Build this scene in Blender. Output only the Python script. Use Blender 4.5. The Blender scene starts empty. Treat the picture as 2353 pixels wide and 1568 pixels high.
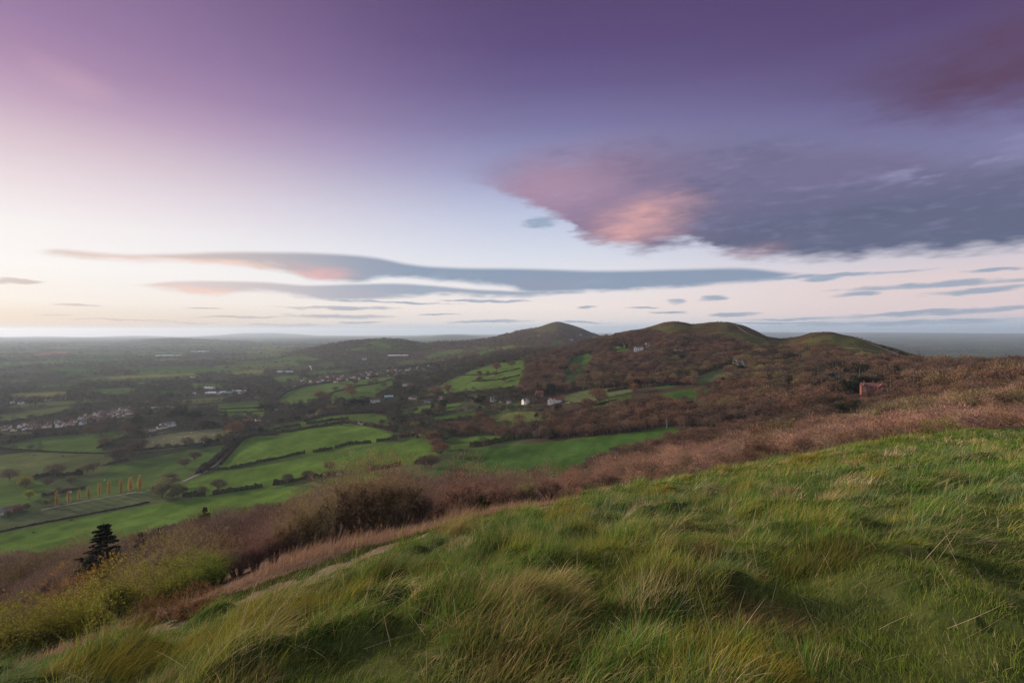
import bpy, math, random
import numpy as np
from mathutils import Vector
rng = np.random.default_rng(11)
random.seed(5)
scene = bpy.context.scene
COL = scene.collection
F, UC, VH = 1176.0, 1176.0, 760.0          # focal length / principal column / horizon row used for surveying the photograph

# ------------------------------------------------------------------ small numeric helpers
def lin(c):
    c = np.asarray(c, float) / 255.0
    return np.where(c <= 0.04045, c / 12.92, ((c + 0.055) / 1.055) ** 2.4)

def hash2(ix, iy, seed):
    h = (ix.astype(np.int64) * 374761393 + iy.astype(np.int64) * 668265263 + seed * 974634777) & 0xFFFFFFFF
    h = ((h ^ (h >> 13)) * 1274126177) & 0xFFFFFFFF
    h = (h ^ (h >> 16)) & 0xFFFFFFFF
    return h / 4294967295.0

def vnoise(x, y, seed=0):
    x = np.asarray(x, float); y = np.asarray(y, float)
    ix = np.floor(x); iy = np.floor(y); fx = x - ix; fy = y - iy
    ix = ix.astype(np.int64); iy = iy.astype(np.int64)
    sx = fx * fx * (3 - 2 * fx); sy = fy * fy * (3 - 2 * fy)
    a = hash2(ix, iy, seed); b = hash2(ix + 1, iy, seed); c = hash2(ix, iy + 1, seed); d = hash2(ix + 1, iy + 1, seed)
    return (a * (1 - sx) + b * sx) * (1 - sy) + (c * (1 - sx) + d * sx) * sy

def fbm(x, y, seed=0, octs=4):
    t = 0.0; a = 0.5; n = 0.0
    for k in range(octs):
        t = t + a * vnoise(x * 2 ** k + 17.3 * k, y * 2 ** k - 9.1 * k, seed + k); n += a; a *= 0.5
    return t / n

def cells(x, y, seed=0):
    """distance to the nearest of a jittered set of points (in cell widths) and that point's own random number"""
    x = np.asarray(x, float); y = np.asarray(y, float); ix = np.floor(x).astype(np.int64); iy = np.floor(y).astype(np.int64)
    best = np.full(x.shape, 9.0); rid = np.zeros(x.shape)
    for a in (-1, 0, 1):
        for b in (-1, 0, 1):
            cx, cy = ix + a, iy + b
            d = np.hypot(cx + hash2(cx, cy, seed) - x, cy + hash2(cx, cy, seed + 1) - y); k = d < best
            best = np.where(k, d, best); rid = np.where(k, hash2(cx, cy, seed + 2), rid)
    return best, rid
def mounds(x, y):
    """tussock mounds of the hilltop: height 0..1 and the tussock's random number"""
    wx = x + .25 * (fbm(x / .5, y / .5, 131, 2) - .5); wy = y + .25 * (fbm(x / .5, y / .5, 132, 2) - .5)
    d, k = cells(wx / .72, wy / .72, 133)
    return np.clip(1 - (d / .62) ** 2, 0, 1) * sstep(.15, .75, k), k

def sstep(a, b, x):
    t = np.clip((x - a) / (b - a), 0, 1)
    return t * t * (3 - 2 * t)

def pchip_slopes(x, y):
    h = np.diff(x, axis=0); dl = np.diff(y, axis=0) / h
    m = np.zeros_like(y)
    w1 = 2 * h[1:] + h[:-1]; w2 = h[1:] + 2 * h[:-1]
    same = (dl[1:] * dl[:-1]) > 0
    with np.errstate(divide='ignore', invalid='ignore'):
        mm = (w1 + w2) / (w1 / dl[:-1] + w2 / dl[1:])
    m[1:-1] = np.where(same, mm, 0); m[0] = dl[0]; m[-1] = dl[-1]
    return m

def pchip(pts, q):
    p = np.array(pts, float); x, y = p[:, 0], p[:, 1]
    m = pchip_slopes(x, y)
    q = np.clip(np.asarray(q, float), x[0], x[-1])
    i = np.clip(np.searchsorted(x, q, side='right') - 1, 0, len(x) - 2)
    h = x[i + 1] - x[i]; t = (q - x[i]) / h
    return ((2*t**3 - 3*t**2 + 1) * y[i] + (t**3 - 2*t**2 + t) * h * m[i]
            + (-2*t**3 + 3*t**2) * y[i + 1] + (t**3 - t**2) * h * m[i + 1])

def in_poly(px, py, poly):
    poly = np.asarray(poly, float); inside = np.zeros(px.shape, bool)
    j = len(poly) - 1
    for i in range(len(poly)):
        xi, yi = poly[i]; xj, yj = poly[j]
        if yi != yj:
            c = ((yi > py) != (yj > py)) & (px < (xj - xi) * (py - yi) / (yj - yi) + xi)
            inside ^= c
        j = i
    return inside

# ------------------------------------------------------------------ terrain survey: knots along every bearing, near to far
KD1 = [(-350,5.5),(0,6.0),(200,7),(543,8.6),(710,9.6),(907,11.5),(1050,13.5),(1250,15.5),(1400,17),(1640,19),(1860,21),(2100,24),(2352,26),(2700,28)]
KV1 = [(-350,1640),(0,1575),(200,1515),(400,1448),(543,1395),(710,1338),(907,1265),(1050,1212),(1250,1170),(1400,1137),(1640,1090),(1860,1047),(2100,1006),(2352,986),(2700,970)]
KV2 = [(-350,1600),(0,1540),(200,1480),(400,1412),(543,1356),(699,1297),(855,1253),(959,1227),(1050,1200),(1150,1178),(1250,1167),(1400,1139),(1640,1092),(1860,1049),(2100,1009),(2352,989),(2700,973)]
KNOTS = [
 ([(-350,3.2),(0,3.0),(500,2.6),(1000,2.2),(2700,2.2)], [(-350,1715),(0,1661),(500,1642),(1000,1695),(2700,1669)]),
 (KD1, KV1),
 ([(a, b * (1.32 if a < 1200 else 1.25)) for a, b in KD1], KV2),
 ([(-350,38),(0,40),(1050,42),(2700,52)], [(-350,1560),(0,1500),(200,1440),(400,1370),(543,1315),(760,1250),(900,1222),(1050,1194),(1250,1160),(1400,1135),(1640,1090),(1860,1050),(2100,1012),(2352,990),(2700,972)]),
 ([(-350,165),(2700,165)], [(-350,1400),(0,1345),(400,1285),(800,1205),(1000,1178),(1200,1148),(1400,1112),(1600,1070),(1800,1033),(2000,997),(2352,962),(2700,940)]),
 ([(-350,430),(0,440),(400,500),(700,520),(1000,540),(1200,540),(1400,520),(1600,510),(1800,480),(2000,420),(2352,330),(2700,300)],
  [(-350,1280),(0,1250),(400,1188),(700,1148),(1000,1112),(1200,1088),(1400,1052),(1600,1005),(1800,965),(2000,930),(2200,905),(2352,895),(2700,880)]),
 ([(-350,800),(1400,800),(1600,780),(1800,740),(2000,680),(2100,640),(2250,580),(2352,540),(2700,480)],
  [(-350,1039),(400,1039),(700,1026),(850,1013),(1000,998),(1200,955),(1400,908),(1600,880),(1800,858),(2000,848),(2100,850),(2250,853),(2352,858),(2700,862)]),
 ([(-350,1500),(1000,1500),(1100,1450),(1200,1400),(1300,1560),(1340,1800),(1450,1700),(1550,1600),(1690,1450),(1765,1300),(1890,1150),(2010,1000),(2100,900),(2250,800),(2352,750),(2700,650)],
  [(-350,909),(600,909),(800,893),(1000,872),(1100,850),(1200,828),(1300,800),(1340,786),(1380,775),(1420,765),(1480,755),(1510,746),(1530,740),(1548,737.5),(1570,739),(1590,742.5),(1615,741.5),(1640,740),(1665,740.5),(1690,744),(1720,753),(1745,765),(1765,773.5),(1800,776),(1830,773),(1850,768),(1872,763.5),(1890,762),(1910,763),(1930,767),(1970,775),(2010,788),(2060,801),(2100,815),(2150,826),(2250,834),(2352,836),(2700,845)]),
 ([(-350,2600),(1000,2600),(1200,2400),(1300,2400),(1340,2500),(1550,2250),(1765,1800),(1890,1600),(2010,1400),(2352,1100),(2700,950)],
  [(-350,846),(600,846),(800,840),(1000,825),(1100,812),(1200,802),(1300,797),(1340,800),(1400,810),(1550,840),(1765,850),(1890,860),(2010,880),(2352,905),(2700,920)]),
 ([(-350,4000),(600,4000),(700,3600),(1000,3650),(1130,3900),(1300,4000),(1550,4200),(2700,4200)],
  [(-350,816),(600,816),(660,812),(700,805),(760,791),(820,783),(880,779),(925,782),(975,790),(1010,786),(1060,784),(1110,779),(1150,771),(1185,760),(1200,757),(1230,752),(1262,743),(1280,739.5),(1300,743),(1330,752),(1352,761),(1380,771),(1420,785),(1500,815),(1600,829),(2700,829)]),
 ([(-350,5600),(2700,5800)],
  [(-350,800),(650,800),(1130,800),(1280,795),(1420,803),(1600,810),(2700,810)]),
 ([(-350,8000),(2700,8000)],
  [(-350,788),(250,788),(300,786),(350,781.5),(400,779.5),(440,781),(480,783.5),(540,786),(600,788),(1000,788),(1500,790),(1700,796),(2700,796)]),
 ([(-350,16000),(2700,16000)],
  [(-350,775),(0,775),(600,775.5),(900,775),(980,774),(1005,771),(1040,769.5),(1090,771.5),(1130,775),(1400,774),(2700,774)]),
 ([(-350,32000),(2700,32000)],
  [(-350,772),(0,772),(100,770),(200,772),(310,768.5),(420,771),(500,768),(560,764),(620,763.5),(680,766),(740,769.5),(900,770),(1000,768.5),(1040,767),(1100,768),(1200,767),(1700,762.3),(2700,762)]),
]
U_IN = np.arange(-340, 2696, 4.0)
TH_IN = np.arctan((U_IN - UC) / F)
TH_R = np.linspace(TH_IN[-1], math.pi, 40)[1:]
TH_L = np.linspace(-math.pi, TH_IN[0], 40)[:-1]
TH = np.concatenate([TH_L, TH_IN, TH_R])
R_ = np.concatenate([np.exp(np.linspace(math.log(0.35), math.log(60), 330)),
                     np.exp(np.linspace(math.log(60), math.log(300), 110))[1:],
                     np.exp(np.linspace(math.log(300), math.log(2500), 520))[1:],
                     np.exp(np.linspace(math.log(2500), math.log(33000), 260))[1:]])
W_ = np.log(R_ + 8)

def knots_at(u):
    """radius and height of each terrain knot on the bearing of survey column u"""
    u = np.asarray(u, float); c = np.cos(np.arctan((u - UC) / F))
    rs = [np.full(u.shape, 0.3)]; zs = [np.full(u.shape, -1.62)]
    for dk, vk in KNOTS:
        d = pchip(dk, u); v = pchip(vk, u)
        rs.append(d / c); zs.append(-(v - VH) / F * d)
    rs.append(rs[-1] * 1.5); zs.append(zs[-1])
    return np.array(rs), np.array(zs)

def build_table():
    rk, zk = knots_at(U_IN)
    wk = np.log(rk + 8); m = pchip_slopes(wk, zk)
    Z = np.zeros((len(R_), len(U_IN)))
    for j in range(len(U_IN)):
        x = wk[:, j]; y = zk[:, j]; mm = m[:, j]
        q = np.clip(W_, x[0], x[-1])
        i = np.clip(np.searchsorted(x, q, side='right') - 1, 0, len(x) - 2)
        h = x[i + 1] - x[i]; t = (q - x[i]) / h
        Z[:, j] = ((2*t**3 - 3*t**2 + 1) * y[i] + (t**3 - 2*t**2 + t) * h * mm[i]
                   + (-2*t**3 + 3*t**2) * y[i + 1] + (t**3 - t**2) * h * mm[i + 1])
    L, Rr = Z[:, :1], Z[:, -1:]
    mid = 0.5 * (L + Rr)
    tr = np.linspace(0, 1, 40)[1:][None]; tl = np.linspace(1, 0, 40)[:-1][None]
    Z = np.concatenate([L * (1 - tl) + mid * tl, Z, Rr * (1 - tr) + mid * tr], axis=1)
    X = R_[:, None] * np.sin(TH)[None]; Y = R_[:, None] * np.cos(TH)[None]
    R = R_[:, None]
    GR_ = np.ones(Z.shape); a_ = len(TH_L); GR_[:, a_:a_ + len(U_IN)] = np.where((U_IN < 1330)[None], 1 - sstep(-.16, -.02, (R - rk[2][None]) / (rk[3] - rk[2])[None]), 1)   # none on the path and its verge
    n = ((fbm(X / 0.95, Y / 0.95, 3, 3) - 0.5) * 0.26 + (fbm(X / .42, Y / .42, 4, 2) - .5) * .10 + .20 * mounds(X, Y)[0] * GR_ * (1 - .75 * sstep(2.2, 4.5, X - .1 * Y))) * sstep(1.0, 4, R) * (1 - sstep(35, 70, R))
    n += (fbm(X / 16, Y / 16, 5, 3) - 0.5) * 2.4 * sstep(30, 70, R) * (1 - sstep(600, 900, R))
    n += (fbm(X / 110, Y / 110, 8, 3) - 0.5) * 7 * sstep(350, 700, R) * (1 - sstep(6000, 9000, R))
    n += (fbm(X / 900, Y / 900, 9, 3) - 0.5) * 34 * sstep(2500, 6000, R) * (1 - 0.6 * sstep(15000, 40000, R))
    ang_ = np.broadcast_to(TH[None], Z.shape); n += ((fbm(X / 48, Y / 48, 18, 4) - .5) * 7) * sstep(650, 950, R) * (1 - sstep(2100, 2600, R)) * sstep(math.atan((1330 - UC) / F), math.atan((1420 - UC) / F), ang_)
    return X, Y, Z + n
XG, YG, ZG = build_table()

def gz(x, y):
    """ground height under (x, y)"""
    x = np.asarray(x, float); y = np.asarray(y, float)
    r = np.clip(np.hypot(x, y), R_[0], R_[-1] * 0.999); th = np.arctan2(x, y)
    i = np.clip(np.searchsorted(R_, r, side='right') - 1, 0, len(R_) - 2)
    j = np.clip(np.searchsorted(TH, th, side='right') - 1, 0, len(TH) - 2)
    a = (r - R_[i]) / (R_[i + 1] - R_[i]); b = (th - TH[j]) / (TH[j + 1] - TH[j])
    return ((ZG[i, j] * (1 - b) + ZG[i, j + 1] * b) * (1 - a) + (ZG[i + 1, j] * (1 - b) + ZG[i + 1, j + 1] * b) * a)

def proj(x, y, z):
    y = np.maximum(y, 1e-3)
    return UC + F * x / y, VH - F * z / y

VG = VH - F * ZG / np.maximum(YG, 1e-3)
VMIN = np.minimum.accumulate(np.where(YG > 0.01, VG, 1e9), axis=0)      # lowest row reached so far on a bearing: what stands in front

def hit(u, v, rmin=0.5):
    """first ground point met by the sight line through survey pixel (u, v)"""
    th = math.atan((u - UC) / F)
    j = int(np.clip(np.searchsorted(TH, th) - 1, 0, len(TH) - 2)); b = (th - TH[j]) / (TH[j + 1] - TH[j])
    col = VG[:, j] * (1 - b) + VG[:, j + 1] * b
    k = np.nonzero((col <= v) & (R_ > rmin))[0]
    i = k[0] if len(k) else len(R_) - 1
    if i > 0 and R_[i - 1] > rmin and col[i - 1] != col[i]:
        t = np.clip((col[i - 1] - v) / (col[i - 1] - col[i]), 0, 1); r = R_[i - 1] + t * (R_[i] - R_[i - 1])
    else:
        r = R_[i]
    x, y = r * math.sin(th), r * math.cos(th)
    return np.array([x, y, float(gz(x, y))])

def trace(pts, step=9.0, rmin=0.5):
    """a polyline drawn on the photograph, laid on the ground"""
    out = []
    for (a, b), (c, d) in zip(pts[:-1], pts[1:]):
        n = max(1, int(math.hypot(c - a, d - b) / step))
        for k in range(n):
            out.append(hit(a + (c - a) * k / n, b + (d - b) * k / n, rmin))
    out.append(hit(*pts[-1], rmin))
    return np.array(out)

# ------------------------------------------------------------------ scene helpers
def props(o, label=None, cat=None, group=None, kind=None):
    if label: o['label'] = label
    if cat: o['category'] = cat
    if group: o['group'] = group
    if kind: o['kind'] = kind
    return o

def empty(name, loc, rz=0.0, s=1.0):
    o = bpy.data.objects.new(name, None); COL.objects.link(o)
    o.location = loc; o.rotation_euler = (0, 0, rz); o.scale = (s, s, s); o.empty_display_size = 0.3
    return o

def link(name, me, parent=None, loc=(0, 0, 0)):
    o = bpy.data.objects.new(name, me); COL.objects.link(o); o.location = loc
    if parent: o.parent = parent
    return o

def mesh_np(name, V, loops, sizes, mats, midx=None, col=None, smooth=False):
    """mesh from flat numpy arrays; col = one colour per vertex"""
    me = bpy.data.meshes.new(name)
    V = np.ascontiguousarray(V, np.float32); loops = np.ascontiguousarray(loops, np.int32).ravel(); sizes = np.ascontiguousarray(sizes, np.int32)
    me.vertices.add(len(V)); me.vertices.foreach_set('co', V.ravel())
    me.loops.add(len(loops)); me.loops.foreach_set('vertex_index', loops)
    me.polygons.add(len(sizes))
    st = np.zeros(len(sizes), np.int32); st[1:] = np.cumsum(sizes)[:-1]
    me.polygons.foreach_set('loop_start', st)
    for m in (mats if isinstance(mats, (list, tuple)) else [mats]): me.materials.append(m)
    if midx is not None: me.polygons.foreach_set('material_index', np.ascontiguousarray(midx, np.int32))
    me.polygons.foreach_set('use_smooth', np.full(len(sizes), smooth, bool))
    if col is not None:
        a = me.attributes.new('tone', 'FLOAT_COLOR', 'POINT')
        c = np.ones((len(V), 4), np.float32); c[:, :3] = col
        a.data.foreach_set('color', c.ravel())
    me.update(calc_edges=True)
    return me

class Geo:
    """collects faces of any kind for one mesh"""
    def __init__(self): self.V = []; self.L = []; self.S = []; self.C = []; self.n = 0; self.M = []
    def add(self, V, faces, mat=0, col=None):
        V = np.asarray(V, float).reshape(-1, 3)
        for f in faces:
            self.L.extend([i + self.n for i in f]); self.S.append(len(f)); self.M.append(mat)
        self.V.append(V); self.n += len(V)
        self.C.append(np.tile(np.asarray(col if col is not None else (1, 1, 1), float), (len(V), 1)))
    def addq(self, V, k, mat=0, col=None):
        """V: (n*k, 3) vertices of n separate k-gons"""
        n = len(V) // k
        if n == 0: return
        self.L.extend((np.arange(n * k) + self.n).tolist()); self.S.extend([k] * n); self.M.extend([mat] * n)
        self.V.append(np.asarray(V, float)); self.n += n * k
        self.C.append(np.asarray(col, float) if col is not None else np.ones((n * k, 3)))
    def box(self, x0, x1, y0, y1, z0, z1, mat=0, col=None):
        V = [(x0,y0,z0),(x1,y0,z0),(x1,y1,z0),(x0,y1,z0),(x0,y0,z1),(x1,y0,z1),(x1,y1,z1),(x0,y1,z1)]
        self.add(V, [(0,3,2,1),(4,5,6,7),(0,1,5,4),(1,2,6,5),(2,3,7,6),(3,0,4,7)], mat, col)
    def mesh(self, name, mats, smooth=False, color=False):
        return mesh_np(name, np.concatenate(self.V), self.L, self.S, mats, self.M, np.concatenate(self.C) if color else None, smooth)

# ------------------------------------------------------------------ materials
def new_mat(name):
    m = bpy.data.materials.new(name); m.use_nodes = True
    nt = m.node_tree; nt.nodes.clear()
    out = nt.nodes.new('ShaderNodeOutputMaterial')
    return m, nt, out

def nd(nt, typ, **kw):
    n = nt.nodes.new(typ)
    for k, v in kw.items(): setattr(n, k, v)
    return n

def math_(nt, op, a, b=None, c=None, clamp=False):
    n = nt.nodes.new('ShaderNodeMath'); n.operation = op; n.use_clamp = clamp
    for i, s in enumerate((a, b, c)):
        if s is None: continue
        if isinstance(s, (int, float)): n.inputs[i].default_value = s
        else: nt.links.new(s, n.inputs[i])
    return n.outputs[0]

def mixc(nt, fac, a, b, blend='MIX'):
    n = nt.nodes.new('ShaderNodeMix'); n.data_type = 'RGBA'; n.blend_type = blend
    for idx, s in ((0, fac), (6, a), (7, b)):
        if isinstance(s, (int, float)): n.inputs[idx].default_value = s
        elif isinstance(s, (tuple, list, np.ndarray)): n.inputs[idx].default_value = (float(s[0]), float(s[1]), float(s[2]), 1)
        else: nt.links.new(s, n.inputs[idx])
    return n.outputs[2]

def noise_(nt, vec, scale, detail=3, rough=0.55):
    n = nt.nodes.new('ShaderNodeTexNoise'); n.inputs['Scale'].default_value = scale
    n.inputs['Detail'].default_value = detail; n.inputs['Roughness'].default_value = rough
    if vec is not None: nt.links.new(vec, n.inputs['Vector'])
    return n.outputs[0]

def mat_plain(name, col, var=0.25, scale=6.0, rough=0.9, col2=None):
    """plain procedural surface: a colour broken up by two scales of noise"""
    m, nt, out = new_mat(name)
    b = nd(nt, 'ShaderNodeBsdfPrincipled'); b.inputs['Roughness'].default_value = rough
    b.inputs['Specular IOR Level'].default_value = 0.2
    tc = nd(nt, 'ShaderNodeTexCoord')
    f = noise_(nt, tc.outputs['Object'], scale)
    c2 = col2 if col2 is not None else np.asarray(col) * (1 - var)
    nt.links.new(mixc(nt, f, np.asarray(col) * (1 + var * 0.6), c2), b.inputs['Base Color'])
    nt.links.new(b.outputs[0], out.inputs[0])
    return m

def mat_tone(name, trans=0.0, tintable=False, var=0.0, rough=0.95):
    """per-vertex tone (and per-plant tint) on leaves, twigs and blades, with some light passing through"""
    m, nt, out = new_mat(name)
    at = nd(nt, 'ShaderNodeAttribute', attribute_name='tone')
    c = at.outputs['Color']
    if tintable:
        ti = nd(nt, 'ShaderNodeAttribute', attribute_name='tint', attribute_type='INSTANCER')
        c = mixc(nt, 1.0, c, ti.outputs['Color'], 'MULTIPLY')
    d = nd(nt, 'ShaderNodeBsdfDiffuse'); nt.links.new(c, d.inputs[0])
    sh = d.outputs[0]
    if trans > 0:
        t = nd(nt, 'ShaderNodeBsdfTranslucent'); nt.links.new(c, t.inputs[0])
        mx = nd(nt, 'ShaderNodeMixShader'); mx.inputs[0].default_value = trans
        nt.links.new(sh, mx.inputs[1]); nt.links.new(t.outputs[0], mx.inputs[2]); sh = mx.outputs[0]
    nt.links.new(sh, out.inputs[0])
    return m
HAZE = True
# ================================================================== LAND: fields, hills, paths
G_BRIGHT = (0.070, 0.122, 0.022); G_MID = (0.058, 0.096, 0.024); G_OLIVE = (0.080, 0.098, 0.034)
G_PALE = (0.110, 0.115, 0.062); G_DEEP = (0.038, 0.078, 0.018); G_ROUGH = (0.072, 0.092, 0.040); G_YEL = (0.125, 0.125, 0.032)
LITTER = (0.050, 0.038, 0.026); MIXED = (0.042, 0.046, 0.028)
FIELDS = [   # outline on the photograph (laid on the ground), colour
 ([(500,1078),(505,1062),(545,1018),(570,1004),(640,990),(700,984),(770,978),(830,977),(880,988),(910,1004),(880,1018),(760,1038),(640,1058),(560,1072)], G_BRIGHT),
 ([(420,1128),(440,1100),(500,1082),(560,1076),(640,1062),(760,1040),(880,1021),(960,1008),(1000,1024),(1005,1045),(960,1060),(870,1075),(800,1085),(740,1096),(640,1118),(540,1135),(440,1150)], G_BRIGHT),
 ([(985,1110),(1010,1075),(1035,1058),(1060,1046),(1100,1032),(1200,1020),(1350,1004),(1450,993),(1540,978),(1560,990),(1500,1020),(1400,1045),(1330,1080),(1280,1110),(1100,1120)], G_DEEP),
 ([(1022,1010),(1060,1002),(1120,1000),(1180,1006),(1190,1012),(1110,1024),(1045,1038),(1030,1030)], G_MID),
 ([(890,1002),(930,992),(985,988),(1000,1000),(985,1014),(950,1010)], G_MID),
 ([(130,1150),(200,1110),(240,1088),(248,1070),(300,1060),(400,1040),(520,1020),(512,1045),(470,1066),(440,1085),(420,1112),(330,1134),(240,1145)], G_MID),
 ([(-60,1052),(0,1045),(60,1038),(180,1041),(262,1044),(256,1066),(238,1088),(180,1094),(100,1094),(0,1106),(-60,1112)], G_OLIVE),
 ([(0,1030),(14,1021),(100,1004),(200,996),(272,992),(292,1002),(252,1020),(232,1034),(262,1041),(160,1039),(60,1034)], G_MID),
 ([(258,1041),(300,1032),(318,1012),(345,1003),(400,995),(470,986),(535,983),(535,992),(512,1002),(490,1014),(430,1026),(330,1038)], G_PALE),
 ([(-120,1232),(0,1212),(60,1180),(110,1166),(200,1148),(330,1131),(352,1148),(335,1158),(240,1176),(160,1191),(60,1212),(-120,1258)], G_ROUGH),
 ([(-120,1275),(0,1224),(60,1214),(160,1193),(240,1178),(340,1160),(430,1148),(560,1130),(640,1121),(780,1095),(860,1085),(900,1110),(720,1160),(560,1185),(420,1215),(330,1235),(200,1275),(0,1300)], G_BRIGHT),
 ([(-120,1125),(0,1106),(60,1098),(105,1102),(118,1128),(60,1160),(0,1180),(-120,1210)], G_MID),
 ([(560,1000),(600,985),(640,975),(700,966),(760,972),(720,982),(640,988)], G_MID),
 ([(690,966),(720,958),(800,951),(860,949),(890,958),(895,976),(860,974),(770,976),(720,976)], G_MID),
 ([(632,928),(650,905),(672,893),(760,880),(850,870),(905,864),(905,872),(830,888),(760,900),(740,916),(690,928)], G_MID),
 ([(752,918),(770,902),(835,888),(905,874),(900,886),(868,900),(860,912),(800,918)], G_MID),
 ([(940,915),(965,900),(1010,886),(1050,866),(1085,850),(1140,836),(1208,826),(1206,852),(1192,884),(1130,893),(1060,899),(985,908)], G_MID),
 ([(908,950),(940,936),(990,929),(1060,926),(1040,942),(980,948)], G_MID),
 ([(955,967),(1000,955),(1060,951),(1120,945),(1080,962),(1010,968)], G_DEEP),
 ([(1120,962),(1150,948),(1200,944),(1250,946),(1305,955),(1240,966),(1160,972)], G_OLIVE),
 ([(1296,912),(1330,897),(1400,891),(1460,888),(1450,900),(1420,906),(1330,928),(1300,926)], G_ROUGH),
 ([(1360,936),(1385,917),(1450,906),(1450,914),(1420,930),(1385,940)], G_DEEP),
 ([(1500,890),(1545,882),(1560,884),(1530,892)], G_DEEP),
 ([(1518,905),(1560,896),(1610,890),(1632,894),(1600,912),(1550,918)], G_DEEP),
 ([(1292,862),(1305,840),(1318,820),(1348,812),(1364,820),(1352,840),(1330,858),(1310,866)], G_DEEP),
 ([(1288,874),(1310,858),(1330,856),(1340,868),(1310,880)], G_ROUGH),
 ([(1325,888),(1340,880),(1368,877),(1370,888),(1340,894)], G_DEEP),
 ([(1400,800),(1415,794),(1440,792),(1445,802),(1415,808)], G_MID),
 ([(1515,826),(1545,815),(1578,814),(1570,824),(1540,828)], G_DEEP),
 ([(1572,834),(1590,828),(1608,829),(1600,838)], G_DEEP),
 ([(1600,866),(1640,850),(1680,845),(1690,850),(1650,866),(1625,880),(1600,886)], G_ROUGH),
 ([(1788,832),(1815,820),(1850,822),(1850,832),(1815,838)], G_MID),
 ([(2220,888),(2250,880),(2310,878),(2315,884),(2260,892)], G_MID),
 # the plain
 ([(0,967),(-20,955),(60,944),(156,931),(158,939),(57,962)], G_OLIVE),
 ([(16,931),(125,921),(296,914),(294,919),(247,921),(130,931),(16,936)], G_OLIVE),
 ([(20,905),(60,902),(182,898),(150,906),(114,911),(31,911)], G_YEL),
 ([(213,895),(286,891),(335,897),(299,903),(216,904)], G_MID),
 ([(70,887),(182,880),(184,887),(78,891)], G_MID),
 ([(429,880),(530,882),(520,888),(442,889)], G_MID),
 ([(240,867),(300,862),(442,856),(456,861),(360,866),(262,870)], G_YEL),
 ([(500,953),(504,928),(560,924),(608,922),(608,956),(545,955)], G_MID),
 ([(380,922),(450,916),(520,912),(518,921),(440,926),(385,927)], G_OLIVE),
 ([(515,857),(560,853),(606,850),(606,856),(540,860)], G_YEL),
 ([(620,870),(650,864),(690,862),(690,872),(640,876)], G_MID),
 ([(700,858),(740,852),(802,849),(800,856),(750,860),(710,864)], G_MID),
 ([(665,823),(700,820),(740,824),(720,828),(670,827)], G_MID),
 ([(290,850),(400,843),(500,845),(480,849),(330,853)], G_DEEP),
 ([(150,853),(190,848),(230,851),(200,857)], G_DEEP),
 ([(60,816),(120,806),(180,807),(150,812),(80,818)], (0.14,0.075,0.05)),
 ([(130,832),(170,830),(172,832),(132,834)], G_YEL),
 ([(410,826),(480,820),(490,824),(420,829)], (0.11,0.065,0.055)),
 ([(560,850),(605,846),(605,849),(562,853)], G_YEL),
 ([(109,846),(160,844),(218,850),(160,855)], G_DEEP),
 ([(351,828),(380,823),(413,823),(400,828)], G_YEL),
 ([(546,862),(580,858),(611,857),(600,861)], G_MID),
 ([(299,880),(330,877),(364,882),(330,886)], G_MID),
 ([(390,940),(430,935),(468,933),(440,940)], G_MID),
 ([(338,946),(352,938),(368,940),(360,947)], G_MID),
 ([(-20,995),(30,991),(80,993),(40,999)], G_OLIVE),
 ([(546,914),(570,911),(587,913),(565,916)], (0.11,0.075,0.055)),
 ([(0,876),(40,872),(66,874),(30,879)], G_MID),
 ([(120,862),(170,858),(220,861),(170,866)], G_DEEP),
 ([(330,902),(370,897),(410,900),(370,906)], G_DEEP),
 ([(0,840),(50,836),(90,838),(50,843)], G_DEEP),
 ([(470,872),(505,868),(540,870),(505,875)], G_DEEP),
 ([(840,787),(870,782),(895,792),(900,800),(870,798)], G_MID),
 ([(785,803),(830,797),(850,800),(820,806)], G_MID),
 ([(975,820),(1010,806),(1060,802),(1065,812),(1020,818),(985,826)], G_MID),
 ([(1085,799),(1120,796),(1130,802),(1095,805)], G_MID),
 ([(1150,800),(1180,795),(1182,802),(1160,805)], G_MID),
 ([(1260,788),(1285,782),(1300,788),(1270,796)], G_DEEP),
 ([(1095,812),(1135,803),(1142,807),(1105,822)], G_DEEP),
]
HILLTOP = [  # open rough grass on the tops of the ridge
 [(1490,740),(1548,728),(1700,735),(1770,765),(1830,765),(1890,750),(2000,770),(2120,805),(2130,838),(2060,834),(2000,829),(1940,820),(1880,809),(1835,796),(1795,800),(1740,800),(1705,788),(1660,775),(1575,774),(1520,766),(1490,764)],
 [(1205,755),(1262,738),(1280,730),(1330,745),(1352,757),(1340,764),(1300,760),(1270,766),(1235,764),(1212,767)],
]
def ground_poly(poly):
    p = trace(list(poly) + [poly[0]], 8.0)[:-1]
    return np.stack([np.arctan2(p[:, 0], p[:, 1]), np.log(np.hypot(p[:, 0], p[:, 1]))], 1)
GF = [(ground_poly(p), c) for p, c in FIELDS]
HT = []
for p in HILLTOP:                      # above the skyline the sight line meets nothing: keep it on the crest
    q = []
    for a, b in p:
        j = int(np.argmin(np.abs(TH - math.atan((a - UC) / F))))
        sel = np.nonzero((R_ > 800) & (R_ < 5000))[0]
        top = sel[np.argmin(VG[sel, j])]
        if b <= VG[top, j]:
            q.append((TH[j], math.log(R_[top]) + 0.02))
        else:
            h = hit(a, b, 300); q.append((math.atan2(h[0], h[1]), math.log(math.hypot(h[0], h[1]))))
    HT.append(np.array(q))
def zone(polys, th, lr):
    m = np.zeros(th.shape, bool)
    for p in polys:
        b = (th >= p[:, 0].min()) & (th <= p[:, 0].max()) & (lr >= p[:, 1].min()) & (lr <= p[:, 1].max())
        if b.any(): m[b] |= in_poly(th[b], lr[b], p)
    return m
FIELD_POLYS = [p for p, c in GF]

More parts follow.
